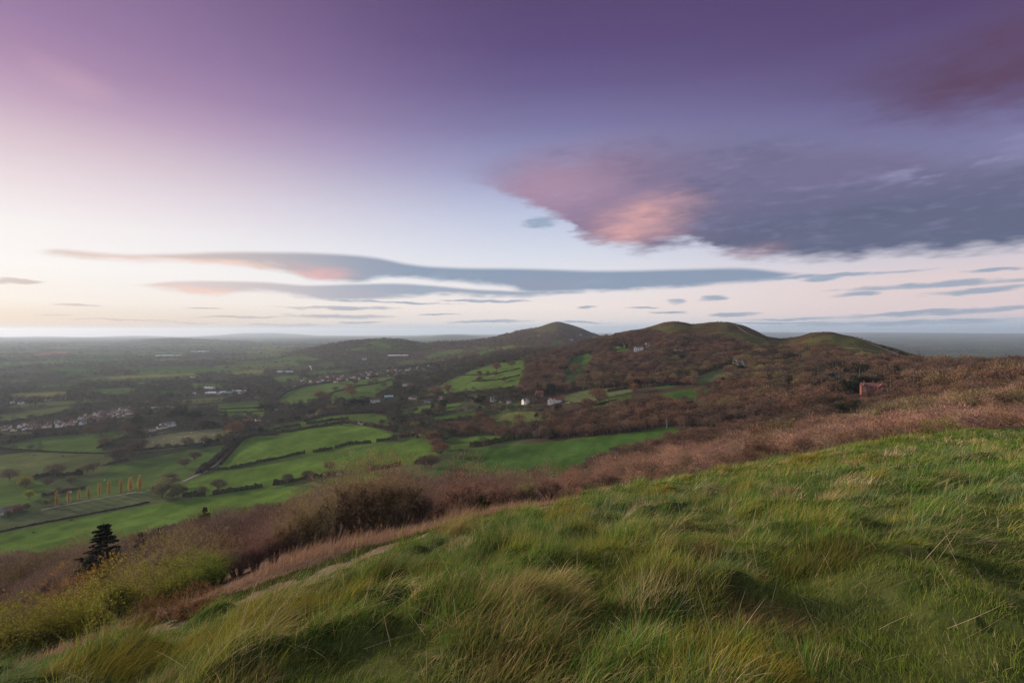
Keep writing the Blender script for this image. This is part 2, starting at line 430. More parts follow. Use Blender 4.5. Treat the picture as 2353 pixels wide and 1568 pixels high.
def far_fields(x, y):
    """patchwork of the plain: colour of the field and how near its hedge is"""
    sz = 300.0
    a = 0.5; xr = x * math.cos(a) + y * math.sin(a) + 120 * (fbm(x / 700, y / 700, 41, 2) - .5); yr = -x * math.sin(a) + y * math.cos(a) + 120 * (fbm(x / 700, y / 700, 42, 2) - .5)
    row = np.floor(yr / sz); off = hash2(row, row * 0, 51) * sz * 1.4
    cx = np.floor((xr + off) / (sz * 1.4)); fx = (xr + off) / (sz * 1.4) - cx; fy = yr / sz - row
    e = np.minimum(np.minimum(fx, 1 - fx) * sz * 1.4, np.minimum(fy, 1 - fy) * sz)
    k = hash2(cx, row, 61); k2 = hash2(cx, row, 62)
    pal = np.array([G_MID, G_DEEP, G_OLIVE, G_MID, (0.075,0.055,0.04), G_ROUGH, (0.055,0.06,0.03), (0.05,0.055,0.03), G_YEL, G_DEEP])
    c = pal[np.clip((k * 10).astype(int), 0, 9)] * (0.75 + 0.5 * k2)[..., None]
    wood = (k2 > 0.62)
    c[wood] = MIXED
    return c, e, wood

def rel_edge(th, r):
    """where a point lies between grass edge (0) and bracken edge (1) of the hilltop"""
    u = np.clip(UC + F * np.tan(np.clip(th, TH_IN[0], TH_IN[-1])), -340, 2690)
    rk, zk = knots_at(u)
    return (r - rk[2]) / (rk[3] - rk[2]), u

def terrain_mesh(i0, i1, name, mat):
    X, Y, Z = XG[i0:i1], YG[i0:i1], ZG[i0:i1]
    nr, nc = X.shape
    th = np.broadcast_to(TH[None], X.shape); r = np.broadcast_to(R_[i0:i1, None], X.shape); lr = np.log(r)
    col = np.zeros(X.shape + (3,)); col[:] = LITTER
    if i0 > 0:
        far, e, wood = far_fields(X, Y)
        u = UC + F * np.tan(np.clip(th, -1.2, 1.2))
        left = sstep(1240, 1180, u) * (r > 560)
        g = fbm(X / 70, Y / 70, 21, 3)
        mixed = np.array(MIXED) + sstep(1000, 800, r)[..., None] * np.array((.018, .034, .004)) + (g - 0.5)[..., None] * np.array((0.05, 0.055, 0.02))
        col = col * (1 - left)[..., None] + mixed * left[..., None]
        wf = sstep(1900, 2400, r) * np.where(u > 1240, (r > 3800) * 1.0, 1.0)
        col = col * (1 - wf)[..., None] + far * wf[..., None]
        for p, c in GF:
            m = zone([p], th, lr); s = .6 * fbm(X[m] / 45, Y[m] / 45, 31, 3) + .4 * fbm(X[m] / 9, Y[m] / 22, 32, 3)
            an = 2.4 * c[1] * 40 + p[0, 0] * 9; s = s + .035 * np.sin(2 * math.pi * (X[m] * math.cos(an) + Y[m] * math.sin(an)) / 15.0)
            col[m] = np.array(c)[None] * (0.45 + 1.1 * s)[:, None]
        m = zone(HT, th, lr)
        s = fbm(X[m] / 42, Y[m] / 30, 33, 5); t = sstep(0.45, 0.53, s)[:, None]
        col[m] = np.array((0.056, 0.035, 0.020))[None] * (1 - t) + np.array((0.066, 0.068, 0.025))[None] * t
    if i0 == 0:
        f, u = rel_edge(th[1:], r[1:]); g = fbm(X[1:] / 0.6, Y[1:] / 0.6, 12, 3)
        g8 = fbm(X[1:] / .12, Y[1:] / .12, 15, 3); grass = np.array((0.042, 0.056, 0.017)) + (g - .5)[..., None] * np.array((0.05, 0.035, 0.02)) + (g8 - .5)[..., None] * np.array((0.06, 0.055, 0.025))
        path = np.array((0.150, 0.112, 0.084)) * (0.45 + 1.0 * g)[..., None]
        verge = np.array((0.026, 0.034, 0.012)) * (0.7 + 0.6 * g)[..., None]
        brk = np.array((0.085, 0.060, 0.044)) * (0.4 + 1.2 * fbm(X[1:] / .35, Y[1:] / .35, 14, 3))[..., None]
        ww = (g - .5) * 0.35
        c = grass.copy()
        lf = (u < 1320)
        m = lf & (f + ww > 0.03); c[m] = path[m]
        m = lf & (f + ww > 0.40); c[m] = verge[m]
        m = (f + ww * .5 > np.where(lf, 0.95, 2.2)); c[m] = brk[m]
        m = (r[1:] > 42 + 20 * g); c[m] = LITTER
        col[1:] = c; col[0] = c[0]
    V = np.stack([X, Y, Z], -1).reshape(-1, 3)
    a = (np.arange(nr - 1)[:, None] * nc + np.arange(nc - 1)[None]).ravel()
    q = np.stack([a, a + 1, a + nc + 1, a + nc], 1)
    b = np.arange(nr - 1) * nc            # close the ring behind the camera
    q = np.concatenate([q, np.stack([b + nc - 1, b, b + nc, b + 2 * nc - 1], 1)])[:, ::-1]
    me = mesh_np(name, V, q, np.full(len(q), 4), mat, None, col.reshape(-1, 3), True)
    return link(name, me)

def mat_ground(name, s1, s2, amp):
    m, nt, out = new_mat(name)
    at = nd(nt, 'ShaderNodeAttribute', attribute_name='tone'); ge = nd(nt, 'ShaderNodeNewGeometry')
    n1 = noise_(nt, ge.outputs['Position'], s1, 5, 0.65); n2 = noise_(nt, ge.outputs['Position'], s2, 4, 0.6)
    f = math_(nt, 'MULTIPLY_ADD', math_(nt, 'ADD', n1, n2), amp, 1 - amp)
    vm = nd(nt, 'ShaderNodeVectorMath', operation='SCALE'); nt.links.new(at.outputs['Color'], vm.inputs[0]); nt.links.new(f, vm.inputs['Scale'])
    d = nd(nt, 'ShaderNodeBsdfDiffuse'); nt.links.new(vm.outputs[0], d.inputs[0])
    bp = nd(nt, 'ShaderNodeBump'); bp.inputs['Strength'].default_value = 0.6; bp.inputs['Distance'].default_value = 0.25 / s1 * 0.3
    nt.links.new(n1, bp.inputs['Height']); nt.links.new(bp.outputs[0], d.inputs['Normal'])
    nt.links.new(d.outputs[0], out.inputs[0])
    return m
M_SOIL = mat_ground('hilltop_soil', 9.0, 60.0, 0.7); M_LAND = mat_ground('farmland', 0.22, 0.02, 0.75)
ISPLIT = int(np.searchsorted(R_, 60))
props(terrain_mesh(0, ISPLIT + 1, 'ground', M_SOIL), 'tussocky hilltop ground with a worn path along its edge', None, None, 'structure')
props(terrain_mesh(ISPLIT, len(R_), 'terrain', M_LAND), 'green farmland, wooded slopes and hills falling away to a wide plain', None, None, 'structure')

def strip(name, pts, w, mat, lift, label, rmin=0.5, step=4.0, wob=0.0):
    """a lane or trodden path laid on the ground"""
    p = trace(pts, step, rmin)
    t = np.gradient(p[:, :2], axis=0); t /= np.linalg.norm(t, axis=1)[:, None] + 1e-9
    nrm = np.stack([-t[:, 1], t[:, 0]], 1)
    ww = w * (1 + wob * (vnoise(np.arange(len(p)) * 0.35, np.zeros(len(p)), 7) - 0.5))
    rows = []
    for k in (-0.5, -0.17, 0.17, 0.5):
        xy = p[:, :2] + nrm * (k * ww)[:, None]
        rows.append(np.concatenate([xy, (gz(xy[:, 0], xy[:, 1]) + lift)[:, None]], 1))
    V = np.stack(rows, 1).reshape(-1, 3); n = len(p); q = []
    for i in range(n - 1):
        for k in range(3): a = i * 4 + k; q.append((a, a + 4, a + 5, a + 1))
    o = link(name, mesh_np(name, V, np.array(q), np.full(len(q), 4), mat, None, None, True))
    return props(o, label, None, None, 'structure')
M_LANE = mat_plain('gravel_lane', (0.19, 0.18, 0.17), 0.3, 0.4); M_TRACK = mat_plain('chalky_track', (0.21, 0.15, 0.10), 0.3, 0.4)
strip('lane', [(543,978),(551,990),(540,1004),(548,1016),(530,1035),(515,1050),(500,1064),(470,1084),(445,1094),(420,1106)], 3.6, M_LANE, 0.25, 'grey gravel lane climbing between bright green fields')
strip('lane', [(625,962),(605,972),(585,981),(560,986)], 4.0, M_LANE, 0.25, 'grey lane running up beside the red bungalow')
strip('lane', [(336,1129),(290,1134),(236,1143),(160,1158),(95,1171)], 2.4, M_LANE, 0.25, 'pale farm track running past the row of golden poplars')
strip('path', [(1688,744),(1700,755),(1716,765),(1740,775),(1756,780)], 4, M_TRACK, 0.3, 'trodden path running down the shoulder of the double-topped hill', 300)
strip('path', [(1940,770),(1965,775),(1985,782),(2010,793),(2040,805),(2068,815),(2095,822)], 4.5, M_TRACK, 0.3, 'broad worn path down the shoulder of the small grassy hill', 300)
strip('path', [(1920,797),(1960,800),(2010,806),(2060,815),(2092,823)], 3.0, M_TRACK, 0.3, 'thin pale path contouring below the broad worn path', 300)
strip('path', [(2340,924),(2328,930),(2325,940),(2332,950),(2345,957),(2365,962)], 2.2, M_TRACK, 0.12, 'pale curving path on the green knoll behind the grassy crest', 45)
strip('path', [(1384,936),(1392,932),(1410,930),(1425,930)], 1.5, M_TRACK, 0.25, 'pale drive below the sloping rough field', 100)
strip('path', [(1394,918),(1395,926),(1393,933)], 1.0, M_TRACK, 0.25, 'pale track running straight down the dark green field', 100)
# ================================================================== SKY, SUN, AIR, CAMERA
EXPOSURE = 0.42; SKY_K = 2 ** -EXPOSURE
SUN_AZ, SUN_EL = -66.0, 12.0          # degrees from straight ahead (minus = west), above the horizon
def build_sky():
    w = bpy.data.worlds.new('World'); scene.world = w; w.use_nodes = True
    nt = w.node_tree; nt.nodes.clear()
    out = nd(nt, 'ShaderNodeOutputWorld'); bg = nd(nt, 'ShaderNodeBackground'); nt.links.new(bg.outputs[0], out.inputs[0])
    tc = nd(nt, 'ShaderNodeTexCoord'); sp = nd(nt, 'ShaderNodeSeparateXYZ'); nt.links.new(tc.outputs['Generated'], sp.inputs[0])
    M = lambda *a, **k: math_(nt, *a, **k)
    az = M('MULTIPLY', M('ARCTAN2', sp.outputs[0], sp.outputs[1]), 180 / math.pi)      # bearing, degrees
    el = M('MULTIPLY', M('ARCSINE', sp.outputs[2]), 180 / math.pi)                     # elevation, degrees
    def ang(u, v):
        t = (u - UC) / F; s = (VH - v) / F
        return math.degrees(math.atan(t)), math.degrees(math.atan(s / math.sqrt(1 + t * t)))
    def ramp(pts, fac):
        n = nd(nt, 'ShaderNodeValToRGB'); cr = n.color_ramp
        while len(cr.elements) < len(pts): cr.elements.new(0.5)
        for e, (p, c) in zip(cr.elements, pts):
            e.position = p; l = lin(c); e.color = (l[0], l[1], l[2], 1)
        nt.links.new(fac, n.inputs[0]); return n.outputs[0]
    def sstep_n(a, b, x):
        n = nd(nt, 'ShaderNodeMapRange'); n.interpolation_type = 'SMOOTHSTEP'
        for i, s in enumerate((x, a, b)):
            if isinstance(s, (int, float)): n.inputs[i].default_value = s
            else: nt.links.new(s, n.inputs[i])
        return n.outputs[0]
    E = M('DIVIDE', M('MAXIMUM', el, 0.0), 60.0, clamp=True)
    p_ = lambda e: e / 60.0
    west = ramp([(p_(0), (196,166,146)), (p_(1.0), (222,203,186)), (p_(2.5), (238,229,222)), (p_(5.5), (244,239,237)), (p_(8.9), (241,234,234)), (p_(12.2), (229,214,219)), (p_(15.4), (212,189,200)), (p_(18.6), (188,156,182)), (p_(21.6), (165,131,166)), (p_(24.5), (150,118,158)), (p_(34), (112,88,130)), (p_(60), (70,55,90))], E)
    mid = ramp([(p_(0), (196,206,216)), (p_(0.7), (222,217,217)), (p_(2.6), (239,226,221)), (p_(5.5), (230,227,232)), (p_(8.5), (214,218,231)), (p_(12.5), (189,196,221)), (p_(17), (152,156,194)), (p_(21.4), (124,120,163)), (p_(25.5), (104,91,138)), (p_(29), (92,74,123)), (p_(33), (86,67,111)), (p_(60), (60,46,80))], E)
    east = ramp([(p_(0), (150,170,194)), (p_(0.8), (190,193,205)), (p_(1.6), (222,204,207)), (p_(4.5), (224,205,206)), (p_(7), (204,199,212)), (p_(11), (170,172,204)), (p_(15), (132,132,177)), (p_(18.5), (109,104,151)), (p_(22), (97,85,131)), (p_(26), (86,66,110)), (p_(60), (56,42,74))], E)
    # --- slow drift that breaks up every edge
    vec = nd(nt, 'ShaderNodeCombineXYZ'); nt.links.new(M('MULTIPLY', az, 0.55), vec.inputs[0]); nt.links.new(M('MULTIPLY', el, 1.9), vec.inputs[1])
    nz = nd(nt, 'ShaderNodeTexNoise'); nz.inputs['Scale'].default_value = 0.22; nz.inputs['Detail'].default_value = 5; nz.inputs['Roughness'].default_value = 0.55
    nt.links.new(vec.outputs[0], nz.inputs['Vector'])
    nsp = nd(nt, 'ShaderNodeSeparateColor'); nt.links.new(nz.outputs['Color'], nsp.inputs[0])
    na, nb = M('SUBTRACT', nsp.outputs[0], 0.5), M('SUBTRACT', nsp.outputs[1], 0.5)
    # fine streaks lying along the wind (they rise to the upper right)
    v2 = nd(nt, 'ShaderNodeCombineXYZ')
    nt.links.new(M('MULTIPLY', M('MULTIPLY_ADD', el, 0.4, az), 0.32), v2.inputs[0]); nt.links.new(M('MULTIPLY', M('MULTIPLY_ADD', az, -0.12, el), 1.3), v2.inputs[1])
    n2 = nd(nt, 'ShaderNodeTexNoise'); n2.inputs['Scale'].default_value = 0.42; n2.inputs['Detail'].default_value = 6; n2.inputs['Roughness'].default_value = 0.6
    nt.links.new(v2.outputs[0], n2.inputs['Vector']); st = M('SUBTRACT', n2.outputs[0], 0.5)
    v3 = nd(nt, 'ShaderNodeCombineXYZ'); nt.links.new(M('MULTIPLY', az, 0.55), v3.inputs[0]); nt.links.new(M('MULTIPLY', el, 2.2), v3.inputs[1])
    n3 = nd(nt, 'ShaderNodeTexNoise'); n3.inputs['Scale'].default_value = 0.85; n3.inputs['Detail'].default_value = 4; n3.inputs['Roughness'].default_value = 0.45
    nt.links.new(v3.outputs[0], n3.inputs['Vector']); fs = nd(nt, 'ShaderNodeSeparateColor'); nt.links.new(n3.outputs['Color'], fs.inputs[0])
    fa, fb = M('SUBTRACT', fs.outputs[0], 0.5), M('SUBTRACT', fs.outputs[1], 0.5)
    azw = M('MULTIPLY_ADD', fa, 2.5, M('MULTIPLY_ADD', na, 7.0, az))
    fw = sstep_n(6.0, -46.0, M('MULTIPLY_ADD', na, 4.0, az)); fe = sstep_n(2.0, 44.0, az)
    sky = mixc(nt, fe, mixc(nt, fw, mid, west), east)
    hz = M('MULTIPLY', M('MULTIPLY', sstep_n(1.15, 0.25, M('MULTIPLY_ADD', nb, 0.5, el)), sstep_n(-46, -10, az)), 0.55)
    sky = mixc(nt, hz, sky, lin((166,186,203)))
    A = M('MULTIPLY_ADD', azw, 0.01, 0.5, clamp=True)
    A0 = M('MULTIPLY_ADD', az, 0.01, 0.5, clamp=True)
    def curve(pts, fac):
        """elevation of a cloud edge along the bearing"""
        n = nd(nt, 'ShaderNodeFloatCurve'); c = n.mapping.curves[0]; n.mapping.use_clip = False
        q = sorted(((ang(u, v)[0] / 100 + 0.5), ang(u, v)[1] / 30.0) for u, v in pts)
        while len(c.points) < len(q): c.points.new(0.5, 0.5)
        for p, (a, b) in zip(c.points, q): p.location = (a, b); p.handle_type = 'AUTO_CLAMPED'
        n.mapping.update(); nt.links.new(fac, n.inputs['Value'])
        return M('MULTIPLY', n.outputs[0], 30.0)
    def band(top, bot, s_top, s_bot, rag_t, rag_b, u0, u1, f0=3, f1=3, fac=None):
        t = M('ADD', curve(top, fac or A), M('MULTIPLY_ADD', fb, rag_t * .6, M('MULTIPLY', nb, rag_t))); b = M('ADD', curve(bot, fac or A), M('ADD', M('MULTIPLY_ADD', fb, rag_b * 1.2, M('MULTIPLY', nb, rag_b)), M('MULTIPLY', st, rag_b * 0.9)))
        m = M('MULTIPLY', sstep_n(0.0, s_top, M('SUBTRACT', t, el)), sstep_n(0.0, s_bot, M('SUBTRACT', el, b)))
        a0, a1 = ang(u0, 600)[0], ang(u1, 600)[0]
        m = M('MULTIPLY', m, sstep_n(a0, a0 + f0, az)); return M('MULTIPLY', m, sstep_n(a1, a1 - f1, az))
    # --- maroon cloud in the upper right
    m = band([(1500,200),(1700,150),(1870,110),(2050,40),(2200,-40),(2300,-100),(2700,-160)], [(1500,270),(1700,285),(1870,300),(2000,338),(2100,350),(2352,342),(2700,335)], 7.5, 6.0, 3.0, 2.6, 1560, 2900, 24, 3)
    rc = mixc(nt, sstep_n(11, 20, el), lin((110,90,126)), lin((92,64,92)))
    sky = mixc(nt, M('MULTIPLY', m, M('MULTIPLY_ADD', st, 1.0, 0.95), clamp=True), sky, rc)
    # thin mauve veil between the two
    veil = band([(1200,300),(1500,240),(1900,200),(2352,200),(2700,200)], [(1200,380),(1500,370),(1900,380),(2352,380),(2700,380)], 6, 6, 2, 2, 1150, 2900, 16, 3)
    sky = mixc(nt, M('MULTIPLY', veil, M('MULTIPLY_ADD', st, 1.5, .42), clamp=True), sky, lin((118,104,142)))
    # --- the big grey cloud bank
    m = band([(960,372),(1080,340),(1300,288),(1500,262),(1700,248),(1900,244),(2100,250),(2352,255),(2700,255)],
             [(1040,408),(1120,440),(1200,480),(1290,520),(1340,566),(1400,582),(1470,588),(1560,580),(1640,604),(1720,612),(1850,608),(1950,612),(2100,600),(2352,590),(2700,590)], 5.4, 2.0, 2.2, 1.6, 960, 2900, 14, 3)
    core = mixc(nt, sstep_n(3.0, 9.5, el), lin((86,102,128)), lin((94,97,126)))
    core = mixc(nt, sstep_n(9.5, 15, el), core, lin((114,108,142)))
    core = mixc(nt, M('MULTIPLY', sstep_n(27, 2, azw), 0.8), core, lin((150,122,150)))
    core = mixc(nt, M('MULTIPLY', sstep_n(0.02, 0.30, M('MULTIPLY_ADD', st, 0.8, M('MULTIPLY_ADD', fa, 0.4, M('MULTIPLY', na, .5)))), 0.34), core, lin((150,145,182)))
    core = mixc(nt, M('MULTIPLY', sstep_n(0.0, 0.3, M('MULTIPLY_ADD', st, -0.7, M('MULTIPLY_ADD', fb, .22, M('MULTIPLY', nb, 1.0)))), 0.45), core, lin((76,84,112)))
    def glow(u, v, ru, rv, tilt=0.0):
        a, e = ang(u, v); ra = ru / F * 57.3 * math.cos(math.radians(a)) ** 2; re = rv / F * 57.3 * math.cos(math.radians(a))
        dx = M('DIVIDE', M('SUBTRACT', azw, a), ra); dy = M('DIVIDE', M('SUBTRACT', M('SUBTRACT', M('MULTIPLY_ADD', nb, 2.2, el), e), M('MULTIPLY', M('SUBTRACT', az, a), tilt)), re)
        return sstep_n(1.0, 0.0, M('SQRT', M('ADD', M('MULTIPLY', dx, dx), M('MULTIPLY', dy, dy))))
    core = mixc(nt, M('MULTIPLY', glow(1475, 508, 190, 80, 0.24), M('MULTIPLY_ADD', st, 2.2, M('MULTIPLY_ADD', fb, 1.2, 0.95)), clamp=True), core, lin((206,158,160)))
    core = mixc(nt, M('MULTIPLY', glow(1270, 440, 250, 100), 0.5), core, lin((186,152,174)))
    core = mixc(nt, M('MULTIPLY', glow(1690, 585, 180, 34), 0.6), core, lin((172,132,142)))
    sky = mixc(nt, M('MULTIPLY', m, M('MULTIPLY_ADD', fa, 0.5, M('MULTIPLY_ADD', st, 0.5, 1.05)), clamp=True), sky, core)
    # bright wisps on the bank's right shoulder
    wz = M('MULTIPLY', M('MULTIPLY', glow(2250, 385, 340, 110, 0.0), sstep_n(0.0, 0.22, M('ADD', st, M('MULTIPLY', nb, 0.4)))), 0.8)
    sky = mixc(nt, wz, sky, lin((160,160,196)))
    # --- long lens cloud, then the one under it
    m = band([(60,572),(150,567),(250,576),(400,577),(500,573),(620,573),(750,577),(850,585),(950,603),(1050,610),(1200,612),(1400,617),(1600,612),(1700,610),(1850,624),(2000,626),(2140,631)],
             [(60,590),(200,602),(300,606),(420,608),(500,612),(600,626),(660,635),(720,650),(800,655),(900,643),(1000,650),(1100,656),(1150,662),(1250,680),(1350,676),(1500,672),(1650,660),(1800,646),(1850,636),(2000,634),(2140,633)], 0.55, 0.75, 0.1, 0.5, 60, 2140, 2, 8, A0)
    lens = mixc(nt, sstep_n(-8, -42, az), lin((126,144,170)), lin((214,190,180)))
    lens = mixc(nt, M('MULTIPLY', sstep_n(0.0, 0.3, M('ADD', st, na)), 0.35), lens, lin((158,164,188)))
    lens = mixc(nt, M('MULTIPLY', glow(735, 628, 110, 34), 0.85), lens, lin((224,170,170)))
    lens = mixc(nt, M('MULTIPLY', glow(480, 606, 330, 17, -0.03), 0.8), lens, lin((247,205,190)))
    lens = mixc(nt, M('MULTIPLY', glow(1250, 650, 120, 22), 0.5), lens, lin((140,140,165)))
    sky = mixc(nt, M('MULTIPLY', m, 0.93), sky, lens)
    m = band([(200,655),(300,650),(400,642),(500,641),(600,644),(700,651),(800,649),(900,647),(1000,653),(1100,661),(1250,666),(1500,664),(1780,658)],
             [(200,658),(300,661),(400,674),(450,684),(500,684),(600,677),(700,687),(780,696),(850,694),(950,686),(1050,683),(1150,688),(1250,684),(1400,672),(1500,668),(1780,660)], 0.4, 0.7, 0.15, 0.6, 200, 1780, 5, 6, A0)
    lens2 = mixc(nt, sstep_n(-10, -36, az), lin((142,156,178)), lin((216,196,194)))
    lens2 = mixc(nt, M('MULTIPLY', glow(470, 668, 190, 16), 0.8), lens2, lin((243,200,185)))
    lens2 = mixc(nt, M('MULTIPLY', glow(860, 678, 110, 16), 0.5), lens2, lin((172,160,178)))
    sky = mixc(nt, M('MULTIPLY', m, 0.9), sky, lens2)
    # --- small streaks low over the horizon
    ST = [(180,701,70,4,0),(30,646,90,8,0),(470,708,60,2.5,-.01),(780,707,160,6.5,0),(900,694,190,3.5,-.02),(1120,692,130,4,0),(780,726,160,5.5,0),(560,728,150,3,0),(665,746,120,5.5,0),(825,740,65,4,0),(1125,738,120,5,.01),
          (1530,719,52,4,0),(1680,722,75,6,.02),(1640,685,42,9,.05),(1555,691,26,9,0),(1960,677,66,9,.04),(2130,655,280,9,.03),(2260,666,180,9,.06),(2130,718,320,8,.045),(2275,621,90,5,0),(1240,512,48,16,0),(1900,633,260,6,.01),(1350,705,30,3,0),(2050,742,340,7,.02),(1880,640,60,8,0),(300,735,160,2.5,0),(420,742,120,2,0),(1010,722,60,3,0),(1330,740,90,3,0),(1800,734,120,3,.01),(1480,706,50,3,0),(120,724,60,2,0),(2150,735,200,3,.02),(1760,742,160,3,0)]
    tot = None; elr = M('MULTIPLY_ADD', fb, 0.5, M('MULTIPLY_ADD', st, 0.5, el))
    for u, v, a_, b_, tl in ST:
        a, e = ang(u, v); c = math.cos(math.radians(a)); ra = a_ / F * 57.3 * c * c; re = b_ / F * 57.3 * c
        dx = M('DIVIDE', M('SUBTRACT', az, a), ra)
        dy = M('DIVIDE', M('SUBTRACT', elr, M('MULTIPLY_ADD', M('SUBTRACT', az, a), tl, e)), re)
        q = M('SUBTRACT', M('MULTIPLY_ADD', fa, 1.6, 1.0), M('ADD', M('MULTIPLY', dx, dx), M('MULTIPLY', dy, dy)))
        tot = q if tot is None else M('MAXIMUM', tot, q)
    sm = M('MULTIPLY', sstep_n(0.0, 1.0, tot), 0.85)
    sc = mixc(nt, sstep_n(-6, -40, az), lin((142,160,182)), lin((194,178,174)))
    sky = mixc(nt, sm, sky, sc)
    # pink breath in the upper left
    sky = mixc(nt, M('MULTIPLY', glow(170, 190, 170, 50, -0.2), 0.25), sky, lin((214,172,186)))
    # unseen sky overhead and behind, made paler to light the ground and haze
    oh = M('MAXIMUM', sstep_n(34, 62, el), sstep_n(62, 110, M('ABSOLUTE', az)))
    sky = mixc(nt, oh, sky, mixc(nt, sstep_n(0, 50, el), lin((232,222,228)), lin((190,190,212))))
    bk = M('MULTIPLY', M('MULTIPLY', sstep_n(0.18, -0.05, M('MULTIPLY_ADD', nb, 0.35, el)), sstep_n(-6, -22, az)), 0.85)
    sky = mixc(nt, bk, sky, mixc(nt, sstep_n(-20, -44, az), lin((168,164,168)), lin((188,150,130))))
    # --- below the horizon: dark earth
    sky = mixc(nt, sstep_n(-0.9, -2.6, el), sky, (0.03, 0.035, 0.025))
    ns = nd(nt, 'ShaderNodeTexSky', sky_type='NISHITA'); ns.sun_disc = False
    ns.sun_elevation = math.radians(SUN_EL); ns.sun_rotation = math.radians(SUN_AZ); ns.altitude = 350
    ad = mixc(nt, 0.006, sky, ns.outputs[0], 'ADD')
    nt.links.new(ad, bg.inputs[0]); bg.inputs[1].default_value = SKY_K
    w.cycles.sampling_method = 'MANUAL'; w.cycles.sample_map_resolution = 512
build_sky()

sl = bpy.data.lights.new('sun', 'SUN'); so = bpy.data.objects.new('sun', sl); COL.objects.link(so)
sl.energy = 5.0; sl.angle = math.radians(5); sl.color = (1.0, 0.78, 0.60)
a, e = math.radians(SUN_AZ), math.radians(SUN_EL)
sd = Vector((math.sin(a) * math.cos(e), math.cos(a) * math.cos(e), math.sin(e)))
so.rotation_euler = sd.to_track_quat('Z', 'Y').to_euler(); so.location = (0, 0, 200)

def build_haze():
    g = Geo(); g.box(-34000, 34000, -34000, 34000, -420, 140)
    m, nt, out = new_mat('air'); v = nd(nt, 'ShaderNodeVolumePrincipled')
    v.inputs['Color'].default_value = (0.64, 0.81, 1.0, 1); v.inputs['Density'].default_value = 4.0e-5; v.inputs['Anisotropy'].default_value = 0.30
    nt.links.new(v.outputs[0], out.inputs['Volume'])
    o = link('haze', g.mesh('haze', m)); props(o, 'thin blue evening haze lying over the plain', None, None, 'stuff')
if HAZE: build_haze()

cam = bpy.data.cameras.new('camera'); co = bpy.data.objects.new('camera', cam); COL.objects.link(co); scene.camera = co
cam.sensor_width = 36; cam.lens = 18; cam.clip_start = 0.05; cam.clip_end = 300000
co.location = (0, 0, 0); co.rotation_euler = (math.radians(90), 0, 0)
cam.shift_y = -(784.0 - VH) / 2352.0
scene.render.engine = 'CYCLES'
scene.cycles.max_bounces = 4; scene.cycles.diffuse_bounces = 2; scene.cycles.glossy_bounces = 1; scene.cycles.transmission_bounces = 2; scene.cycles.volume_bounces = 3; scene.cycles.transparent_max_bounces = 8
scene.cycles.use_denoising = True; scene.cycles.denoiser = 'OPENIMAGEDENOISE'; scene.cycles.denoising_input_passes = 'RGB_ALBEDO_NORMAL'; scene.cycles.denoising_prefilter = 'NONE'
scene.cycles.use_adaptive_sampling = True; scene.cycles.adaptive_threshold = 0.02
scene.view_settings.view_transform = 'Standard'; scene.view_settings.look = 'None'; scene.view_settings.gamma = 1; scene.view_settings.exposure = EXPOSURE
# ================================================================== GRASS on the hilltop
def blades(root, L, az, lean, bend, W, col, tipcol, segs=3):
    """one curved ribbon per blade. az: heading of the lean; lean: tilt at the root; bend: extra tilt gained towards the tip"""
    n = len(root); hx, hy = np.sin(az), np.cos(az)
    face = az + math.pi / 2 + rng.uniform(-0.9, 0.9, n)
    wx, wy = np.sin(face), np.cos(face)
    pts = [root]; p = root.copy()
    for k in range(segs):
        t = lean + bend * (k + 0.5) / segs
        step = (L / segs)[:, None] * np.stack([np.sin(t) * hx, np.sin(t) * hy, np.cos(t)], 1)
        p = p + step; pts.append(p)
    nv = 2 * segs + 1
    V = np.zeros((n, nv, 3)); C = np.zeros((n, nv, 3)); w = np.stack([wx, wy, np.zeros(n)], 1)
    for k in range(segs):
        ww = (W * (1 - 0.75 * (k / segs) ** 1.5))[:, None] * 0.5
        V[:, 2 * k] = pts[k] - w * ww; V[:, 2 * k + 1] = pts[k] + w * ww
        f = (k / segs); C[:, 2 * k] = C[:, 2 * k + 1] = col * (1 - f) + tipcol * f
    V[:, -1] = pts[-1]; C[:, -1] = tipcol
    base = (np.arange(n) * nv)[:, None]
    q = []
    loops = []
    for k in range(segs - 1):
        loops.append(base + np.array([[2 * k, 2 * k + 1, 2 * k + 3, 2 * k + 2]]))
    loops.append(base + np.array([[2 * segs - 2, 2 * segs - 1, 2 * segs]]))
    lp = np.concatenate(loops, 1).ravel()
    sz = np.tile(np.array([4] * (segs - 1) + [3]), n)
    return V.reshape(-1, 3), lp, sz, C.reshape(-1, 3)

M_BLADE = mat_tone('grass_blades', trans=0.35)
def scatter_polar(n, u0, u1, r0, r1, pw):
    """points over a sector, thinning with distance as r**-pw"""
    th = rng.uniform(math.atan((u0 - UC) / F), math.atan((u1 - UC) / F), n)
    k = 2 - pw; r = (r0 ** k + rng.random(n) * (r1 ** k - r0 ** k)) ** (1 / k)
    return th, r

